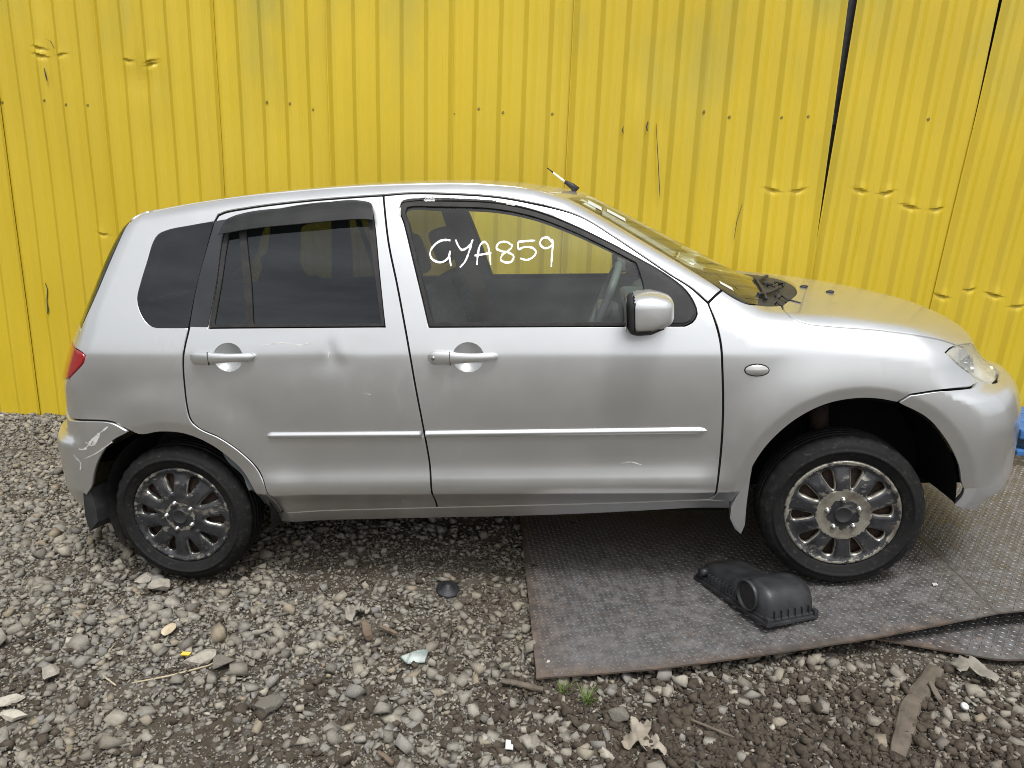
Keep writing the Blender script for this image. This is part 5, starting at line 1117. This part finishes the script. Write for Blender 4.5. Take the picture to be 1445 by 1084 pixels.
def make_wheel(loc, sgn, bare_r, steer=0., spin=0.):
    root = empty('wheel', loc); root.parent = car; root.rotation_euler = (0, 0, steer + (0 if sgn < 0 else math.pi))
    W_ = .092
    prof = [(.196, -.066), (.200, -.074), (.2035, -.079), (.208, -.0805), (.214, -.084), (.222, -.0885), (.232, -.0915), (.2325, -.0925), (.240, -.0925), (.2405, -.0912), (.250, -.0890), (.258, -.0855), (.266, -.0790), (.2735, -.0700), (.2790, -.062)]
    gr = [(.2800, -.060)]
    for y_ in (-.036, -.012, .012, .036): gr += [(.2832, y_-.0045), (.2765, y_-.0035), (.2765, y_+.0035), (.2832, y_+.0045)]
    prof2 = prof + gr + [(r, -y) for r, y in prof[::-1]]
    V_, F_ = lathe_np(prof2, 96); nP = len(prof2)
    ang = np.arctan2(V_[:, 2], V_[:, 0]); rr_ = np.hypot(V_[:, 0], V_[:, 2])
    # shoulder blocks: notch every few degrees
    kk = ((np.arange(len(V_))//nP) % 3 == 0) & (rr_ > .262) & (np.abs(V_[:, 1]) > .058); sc = np.where(kk, .986, 1.); V_[:, 0] *= sc; V_[:, 2] *= sc
    mesh_np('tyre', V_, F_, MAT['rubber'], root, smooth=True)
    V_, F_ = lathe_np([(.200, -.070), (.190, -.058), (.186, -.02), (.186, .06), (.196, .07)], 64); mesh_np('rim', V_, F_, MAT['rust'], root, smooth=True)
    V_, F_ = lathe_np([(.186, -.030), (.165, -.040), (.10, -.050), (.001, -.050)], 64); mesh_np('wheel_disc', V_, F_, MAT['rust'], root, smooth=True)
    V_, F_, wr, br = hub_mesh(bare_r, .62 if bare_r > .08 else .40); R_ = np.array(Matrix.Rotation(spin, 3, 'Y')); V_ = V_ @ R_.T
    hc = mesh_np('hub_cap', V_ + [0, -.074, 0], F_, MAT['hub'], root, smooth=True)
    hc.data.attributes.new('wear', 'FLOAT', 'POINT').data.foreach_set('value', wr.astype(np.float32)); hc.data.attributes.new('bare', 'FLOAT', 'POINT').data.foreach_set('value', br.astype(np.float32))
    V_, F_ = lathe_np([(.0001, -.0145), (.024, -.0145), (.0255, -.016), (.030, -.016), (.0315, -.012)], 32); mesh_np('centre_cap', V_ + [0, -.074, 0], F_, MAT['black'], root, smooth=True)
    for k in range(5):
        a = spin + math.pi/2 + 2*math.pi*k/5; V_, F_ = lathe_np([(.0001, -.022), (.006, -.0205), (.0095, -.016), (.0105, -.010), (.0135, -.0095), (.0135, -.006)], 14)
        mesh_np('wheel_nut', V_ + [.056*math.cos(a), -.074, .056*math.sin(a)], F_, MAT['satin'], root, smooth=True)
    return root
make_wheel((0, -.712, .295), -1, .060, 0, .25); make_wheel((2.49, -.712, .295), -1, .093, -.03, .05)
make_wheel((0, .712, .295), 1, .06, 0, .6); make_wheel((2.49, .712, .295), 1, .08, -.03, .9)

# --- cabin ---
def soft_box(bm, c, s, rot=(0, 0, 0), bev=.04):
    bm_box(bm, Vector(c), s, Matrix.Rotation(rot[1], 4, 'Y') @ Matrix.Rotation(rot[0], 4, 'X'), bev, 4)
def seat(x, y):
    root = empty('front_seat', (x, y, .33)); root.parent = car
    bm = bmesh.new(); soft_box(bm, (.05, 0, .20), (.50, .48, .15), (0, -.12)); bm_obj('cushion', bm, MAT['seat'], root, True)
    bm = bmesh.new(); soft_box(bm, (-.26, 0, .50), (.14, .46, .60), (0, -.33)); bm_obj('backrest', bm, MAT['seat'], root, True)
    bm = bmesh.new(); soft_box(bm, (-.40, 0, .90), (.09, .26, .17), (0, -.30)); bm_obj('headrest', bm, MAT['seat'], root, True)
seat(1.30, -.36); seat(1.30, .36)
root = empty('rear_seat', (.45, 0, .33)); root.parent = car
bm = bmesh.new(); soft_box(bm, (.05, 0, .20), (.46, 1.22, .15), (0, -.1)); bm_obj('cushion', bm, MAT['seat'], root, True)
bm = bmesh.new(); soft_box(bm, (-.28, 0, .48), (.14, 1.20, .56), (0, -.32)); bm_obj('backrest', bm, MAT['seat'], root, True)
for y in (-.36, .36):
    bm = bmesh.new(); soft_box(bm, (-.42, y, .83), (.09, .25, .15), (0, -.3)); bm_obj('headrest', bm, MAT['seat'], root, True)
bm = bmesh.new(); soft_box(bm, (1.98, 0, .86), (.34, 1.34, .24), (0, .12), .07); dash = bm_obj('dashboard', bm, MAT['inner'], car, True)
bm = bmesh.new(); soft_box(bm, (1.84, -.36, 1.0), (.22, .36, .10), (0, .1), .035); bm_obj('instrument_hood', bm, MAT['inner'], dash, True)
an = np.linspace(0, 2*math.pi, 33); Rw = Matrix.Rotation(math.radians(24), 3, 'Y')
pth = [Vector((1.655, -.36, .99)) + Rw @ Vector((0, .185*math.cos(a), .185*math.sin(a))) for a in an]
V_, F_ = tube_np(pth, .0155, 10, False); sw = mesh_np('steering_wheel', V_, F_, MAT['wheel_glare'], car, smooth=True)
for a in (0, math.pi, -math.pi/2):
    V_, F_ = tube_np([Vector((1.672, -.36, .99)), Vector((1.655, -.36, .99)) + Rw @ Vector((0, .18*math.cos(a), .18*math.sin(a)))], [.035, .016], 8); mesh_np('spoke', V_, F_, MAT['wheel_glare'], sw, smooth=True)
V_, F_ = tube_np([(1.68, -.36, .985), (1.90, -.36, .88)], .04, 10); mesh_np('column', V_, F_, MAT['inner'], sw, smooth=True)
bm = bmesh.new(); soft_box(bm, (1.66, 0, 1.36), (.03, .22, .065), (0, .2), .015); bm_obj('rear_view_mirror', bm, MAT['black'], car, True)

# ---------------- things lying about ----------------
def ground_at(x, y): return float(gz(x, y))
# black air-filter box on the plate
ab = empty('air_filter_box', (2.165, -.855, float(plate_z(2.165, -.855)) + .003)); ab.rotation_euler = (0, -math.atan(.1135), math.radians(-64.5))
tag(ab, 'black plastic air filter housing lying on the tread plate', 'car part')
def loft(name, secs, mt, parent, smooth=True, closed_ends=True):
    n = len(secs[0]); V_ = [p for s in secs for p in s]; F_ = []
    for i in range(len(secs)-1):
        for k in range(n): F_.append((i*n+k, i*n+(k+1) % n, (i+1)*n+(k+1) % n, (i+1)*n+k))
    if closed_ends: F_ += [tuple(range(n))[::-1], tuple((len(secs)-1)*n+k for k in range(n))]
    return mesh_np(name, V_, F_, mt, parent, smooth=smooth)
LX, LY = .215, .105       # half length, half width
bm = bmesh.new(); bm_box(bm, (0, 0, .008), (2*LX, 2*LY, .014), None, .004, 2); bm_box(bm, (0, 0, .019), (2*LX - .012, 2*LY - .012, .012), None, .004, 2); bm_obj('base_flange', bm, MAT['airbox'], ab)
def sec(x, hw, h, sk=0.):
    out = []
    for a in np.linspace(0, math.pi, 15):
        c_, s_ = math.cos(a), math.sin(a); out.append((x + sk*s_, hw*math.copysign(abs(c_)**.45, c_), .02 + h*abs(s_)**.55))
    out += [(x, -hw, .012), (x, hw, .012)]
    return out
loft('lid_body', [sec(-.205, .070, .012), sec(-.195, .082, .045), sec(-.16, .086, .058), (sec(-.06, .088, .062)), sec(.01, .088, .066), sec(.04, .088, .070)], MAT['airbox'], ab)
# raised hump: a drum lying across the box
secs = []
for y_ in np.linspace(-.094, .090, 7):
    r_ = .082 if abs(y_) < .085 else .076
    secs.append([(.118 + r_*1.05*math.copysign(abs(math.cos(a))**.8, math.cos(a)), y_, .022 + (r_ + .018)*max(math.sin(a), 0)**.7) for a in np.linspace(0, math.pi, 17)] + [(.118 - r_*1.05, y_, .012), (.118 + r_*1.05, y_, .012)][::1])
loft('hump', secs, MAT['airbox'], ab)
V_, F_ = lathe_np([(.050, .0), (.053, -.016), (.048, -.016), (.045, .0), (.044, .012)], 30); mesh_np('inlet_ring', V_ + [.105, -.094, .070], F_, MAT['airbox'], ab, smooth=True)
V_, F_ = lathe_np([(.0455, -.006), (.001, -.004)], 30); mesh_np('inlet_bore', V_ + [.105, -.094, .070], F_, MAT['rubberseal'], ab, smooth=True)
V_, F_ = tube_np([(-.165, -.075, .045), (-.168, -.108, .045)], [.016, .016], 14); mesh_np('hose_spigot', V_, F_, MAT['airbox'], ab, smooth=True)
for k in range(9):
    x_ = -.13 + k*.021; box('rib', (x_, -.092, .034), (.004, .014, .034), MAT['airbox'], ab, bevel=.001)
for k in range(6): box('rib', (.202, -.07 + k*.028, .036), (.018, .004, .030), MAT['airbox'], ab, bevel=.001)
for cx, cy in ((-LX+.014, LY-.012), (LX-.010, LY-.010), (LX-.010, -LY+.010)): box('clip', (cx, cy, .022), (.022, .016, .020), MAT['airbox'], ab, bevel=.003)
# rubber grommet
x_, y_ = 1.039, -.775; gr = empty('rubber_grommet', (x_, y_, ground_at(x_, y_) + .008)); gr.rotation_euler = (.2, .1, 0); tag(gr, 'round black rubber grommet lying on the gravel under the front door', 'car part')
def zl(prof, n=28):
    V_, F_ = lathe_np(prof, n); return np.stack([V_[:, 0], V_[:, 2], V_[:, 1]], 1), [f[::-1] for f in F_]
V_, F_ = zl([(.001, .030), (.012, .030), (.014, .022), (.026, .020), (.028, .012), (.044, .010), (.046, .002), (.044, -.004), (.001, -.004)]); mesh_np('disc', V_, F_, MAT['airbox'], gr, smooth=True)
V_, F_ = zl([(.030, .010), (.033, .0145), (.036, .010)]); mesh_np('raised_ring', V_, F_, MAT['airbox'], gr, smooth=True)
# wood
def stick(name, label, a, b, w, t, mt, cat='wood', split=False):
    a, b = Vector(a), Vector(b); d = b - a; n = 16; secs = []
    up = Vector((0, 0, 1)); sdv = d.cross(up).normalized(); upv = sdv.cross(d).normalized(); rn = random.Random(name + label)
    for i in range(n):
        s = i/(n-1); p = d*s + sdv*(.06*w*math.sin(7*s + w*90) + (.22*w*math.sin(math.pi*s) if d.length > .3 else 0)); ww = w*(.75 + .35*math.sin(math.pi*(.12 + .8*s)))*(1 + rn.uniform(-.10, .10)); tt = t*(1 + rn.uniform(-.15, .15))
        secs.append([tuple(p + sdv*(ww*.5*math.copysign(abs(math.cos(q))**.8, math.cos(q))*(1 + rn.uniform(-.12, .12))) + upv*(tt*.5*math.copysign(abs(math.sin(q))**.6, math.sin(q)))) for q in np.linspace(0, 2*math.pi, 10, endpoint=False)])
    o = loft(name, secs, mt, None, smooth=False); o.location = a; tag(o, label, cat); return o
g_ = ground_at
stick('timber_offcut', 'long weathered timber offcut half buried at lower right', (2.66, -1.17, g_(2.66, -1.17) + .010), (2.40, -1.56, g_(2.40, -1.56) + .014), .050, .022, MAT['wood'])
stick('wood_chip', 'short dark brown block of wood lying left of the glass shard', (.79, -1.05, .065), (.835, -1.14, .067), .030, .022, MAT['wood2'])
stick('wood_chip', 'thin dark splinter beside the short brown block', (.85, -1.06, .063), (.925, -1.10, .066), .014, .010, MAT['wood2'])
stick('wood_chip', 'pale splinter of wood by the corner of the large plate', (1.32, -1.335, .094), (1.45, -1.365, .098), .020, .012, MAT['wood'])
stick('wood_chip', 'brown splinter near the bottom edge among stones', (1.02, -1.66, .072), (1.07, -1.70, .074), .012, .009, MAT['wood2'])
stick('wood_chip', 'small twig on bare earth below the air filter housing', (1.88, -1.46, .118), (1.99, -1.52, .120), .008, .007, MAT['wood'])
stick('wood_chip', 'thin upright splinter leaning beside the timber offcut', (2.62, -1.36, .150), (2.60, -1.27, .185), .016, .006, MAT['wood'])
# torn card
def crumple(name, label, cat, c, sx, sy, h, mt, n=14, fq=14., rot=0., seed=1., trim=None):
    V_, keep = [], {}
    for i in range(n):
        for j in range(n):
            u, v = i/(n-1)*2-1, j/(n-1)*2-1; z = h*(noise.fractal(Vector((u*fq*.1+seed, v*fq*.1, seed)), .9, 2.2, 4) + .5)
            V_.append((u*sx, v*sy, max(z, .0) + .004))
    F_ = [(i*n+j, (i+1)*n+j, (i+1)*n+j+1, i*n+j+1) for i in range(n-1) for j in range(n-1)]
    def ok(f):
        p = np.mean([V_[k] for k in f], 0); r = math.hypot(p[0]/sx, p[1]/sy); a = math.atan2(p[1], p[0])
        return r < .72 + .25*math.sin(3*a + seed) + .12*math.sin(7*a + 2*seed)
    F_ = [f for f in F_ if ok(f)]
    o = mesh_np(name, V_, F_, mt, None, smooth=True); o.location = c; o.rotation_euler = (0, 0, rot); md = o.modifiers.new('thickness', 'SOLIDIFY'); md.thickness = .002
    tag(o, label, cat); return o
crumple('torn_card', 'torn grey piece of card by the timber offcut', 'litter', (2.76, -1.19, g_(2.76, -1.19) + .012), .085, .035, .03, MAT['card'], rot=-.8, seed=2.3)
crumple('crumpled_rag', 'dirty cream crumpled rag at the bottom edge', 'rag', (1.735, -1.55, g_(1.735, -1.55) + .006), .065, .080, .030, MAT['rag'], n=26, fq=17, rot=.6, seed=5.1)
crumple('plastic_scrap', 'pale torn plastic scrap left of the glass shard', 'litter', (.74, -.98, g_(.74, -.98) + .012), .055, .05, .03, MAT['card'], rot=.3, seed=8.4, fq=24)
# glass shard, caps
def shard(name, label, cat, P, c, th, mt, tilt=(0, 0, 0)):
    n = len(P); V_ = [(x, y, 0) for x, y in P] + [(x*.97, y*.97, th) for x, y in P]; F_ = [tuple(range(n))[::-1], tuple(range(n, 2*n))] + [(i, (i+1) % n, n+(i+1) % n, n+i) for i in range(n)]
    o = mesh_np(name, V_, F_, mt, None); o.location = c; o.rotation_euler = tilt; tag(o, label, cat); return o
shard('glass_shard', 'pale green broken glass shard lying on the gravel', 'glass', [(-.045, -.012), (-.02, -.04), (.035, -.03), (.050, .03), (.01, .022)], (1.012, -1.215, g_(1.012, -1.215) + .018), .005, MAT['shard'], (.15, .1, .2))
shard('plastic_tab', 'small square white plastic tab among stones near the bottom', 'litter', [(-.011, -.014), (.011, -.014), (.011, .014), (-.011, .014)], (1.372, -1.60, g_(1.372, -1.60) + .014), .003, MAT['plasticwhite'], (.3, .1, .1))
shard('paint_flake', 'tiny yellow flake on the stones below the rear wheel', 'litter', [(-.016, -.006), (.012, -.008), (.018, .004), (-.008, .008)], (.26, -1.30, g_(.26, -1.30) + .024), .004, mat('yellow_flake', (.62, .44, .05), .6), (.2, .1, .3))
shard('plastic_fleck', 'tiny white fleck lying on the right-hand tread plate', 'litter', [(-.010, -.006), (.008, -.008), (.011, .004), (-.004, .008)], (2.80, -.80, float(plate_z(2.80, -.80)) + .004), .003, MAT['plasticwhite'], (0, -.11, .3))
o = None
V_, F_ = zl([(.001, .008), (.009, .008), (.011, .006), (.012, 0.), (.010, -.001)], 20); o = mesh_np('bottle_cap', V_, F_, MAT['plasticwhite'], None, smooth=True, loc=(2.665, -1.35, g_(2.665, -1.35) + .012), rot=(.5, .2, 0)); tag(o, 'small white plastic bottle cap right of the timber offcut', 'bottle cap')
# grass tufts
def tuft(label, x, y, n, h):
    root = empty('grass_tuft', (x, y, g_(x, y))); tag(root, label, 'grass')
    V_, F_ = [], []; rn = random.Random(label)
    for k in range(n):
        a = rn.uniform(0, 6.28); b_ = rn.uniform(.0, .014); ln = h*rn.uniform(.5, 1.1); lean = rn.uniform(.15, .95); wd = rn.uniform(.0010, .0022); d = np.array([math.cos(a), math.sin(a)]); p = np.array([b_*math.cos(a+1), b_*math.sin(a+1)])
        i0 = len(V_)
        for s in (0, .35, .7, 1.):
            q = p + d*ln*lean*s*s; z = ln*s*(1 - .35*lean*s); ww = wd*(1 - .85*s); pr = np.array([-d[1], d[0]])*ww
            V_ += [(*(q + pr), z), (*(q - pr), z)]
        F_ += [(i0, i0+1, i0+3, i0+2), (i0+2, i0+3, i0+5, i0+4), (i0+4, i0+5, i0+7, i0+6)]
    mesh_np('blades', V_, F_, MAT['grass'], root)
tuft('small sparse grass tuft beside the large plate corner', 1.515, -1.345, 40, .05); tuft('fuller grass tuft growing between stones right of the sparse one', 1.585, -1.39, 70, .065)
# loop of wire / dry stalk
V_, F_ = tube_np([(-.02, -1.25, .030), (-.01, -1.34, .026), (.05, -1.42, .030), (.12, -1.46, .032)], .0026, 6); o = mesh_np('dry_stalk', V_, F_, MAT['straw'], None, smooth=True); tag(o, 'bent dry straw stalk lying at lower left', 'straw')
V_, F_ = tube_np([(.16, -1.44, .030), (.27, -1.40, .042), (.36, -1.34, .045), (.40, -1.28, .048)], .0030, 6); o = mesh_np('dry_stalk', V_, F_, MAT['straw'], None, smooth=True); tag(o, 'straighter pale straw stalk pointing at the dark stone', 'straw')
# single stones that stand out
def rock(label, x, y, s, mt, flat=.6, seed=0, lift=0.):
    V0, Fc = ico(3); r = np.random.default_rng(seed); V = V0.copy()
    for _ in range(11):
        n = r.standard_normal(3); n /= np.linalg.norm(n); d = r.uniform(.45, .8); t = V @ n - d; V = V - np.outer(np.maximum(t, 0), n)
    V = V*np.array(s)*.5*1.25; V[:, 2] *= flat; V = V + .015*s[0]*np.array([[noise.noise(Vector(v*60 + seed)) for _ in range(1)][0]*1. for v in V])[:, None]
    o = mesh_np('rock', V, Fc, mt, None); o.location = (x, y, g_(x, y) + s[2]*flat*.28 + lift); o.rotation_euler = (r.normal(0, .15), r.normal(0, .15), r.uniform(0, 6.28)); tag(o, label, 'stone', 'larger stones picked out on the gravel')
rock('flat white stone at the left edge, upper of two', -.155, -1.56, (.075, .05, .03), MAT['palestone'], .6, 3, .01)
rock('flat white stone at the left edge, lower of two', -.085, -1.63, (.085, .04, .03), MAT['palestone'], .6, 5, .012)
rock('tan stone in front of the rear wheel', .125, -1.165, (.060, .04, .035), MAT['tanstone'], .7, 8, .01)
rock('dark upright slab of stone near the bent straw', .395, -1.325, (.055, .075, .05), MAT['darkstone'], .8, 9, .012)
rock('big grey stone left of the dark slab', .315, -1.31, (.10, .065, .05), MAT['stone'], .7, 12, .008)
rock('bluish dark stone at lower left', .635, -1.50, (.075, .065, .05), MAT['darkstone'], .7, 14, .01)
rock('black rounded stone below the grass tufts', 1.675, -1.445, (.065, .05, .045), MAT['darkstone'], .7, 17, .01)
rock('broad grey stone far lower left', -.12, -1.43, (.085, .06, .04), MAT['stone'], .7, 21, .01)
rock('pale stone lying on the corner of the large plate', 1.455, -1.235, (.028, .024, .02), MAT['palestone'], .7, 25, .025)
rock('grey boulder at the foot of the rear tyre', -.10, -.86, (.10, .07, .07), MAT['stone'], .8, 31, .01)
rock('flat grey stone just behind the rear tyre', -.20, -.80, (.09, .06, .04), MAT['stone'], .7, 33, .01)
rock('dark chip of stone lying under the splinter', .92, -1.17, (.05, .035, .03), MAT['darkstone'], .6, 35, .008)
# blue plastic pallet standing on the plates by the wall
pl = empty('blue_pallet', (4.22, .83, ground_at(3.9, .7) - .015)); pl.rotation_euler = (0, -.03, 0)
tag(pl, 'blue plastic pallet lying by the foot of the yellow wall', 'pallet')
for k in range(3): box('deck_board', (0, -.165 + k*.165, .135), (.86, .15, .055), MAT['blue'], pl, bevel=.010)
for k in range(2): box('runner', (0, -.185 + k*.37, .025), (.86, .10, .05), MAT['blue'], pl, bevel=.010)
for x_ in (-.34, 0, .36):
    for k in range(2): box('foot_block', (x_, -.185 + k*.37, .078), (.10, .09, .058), MAT['blue'], pl, bevel=.006)
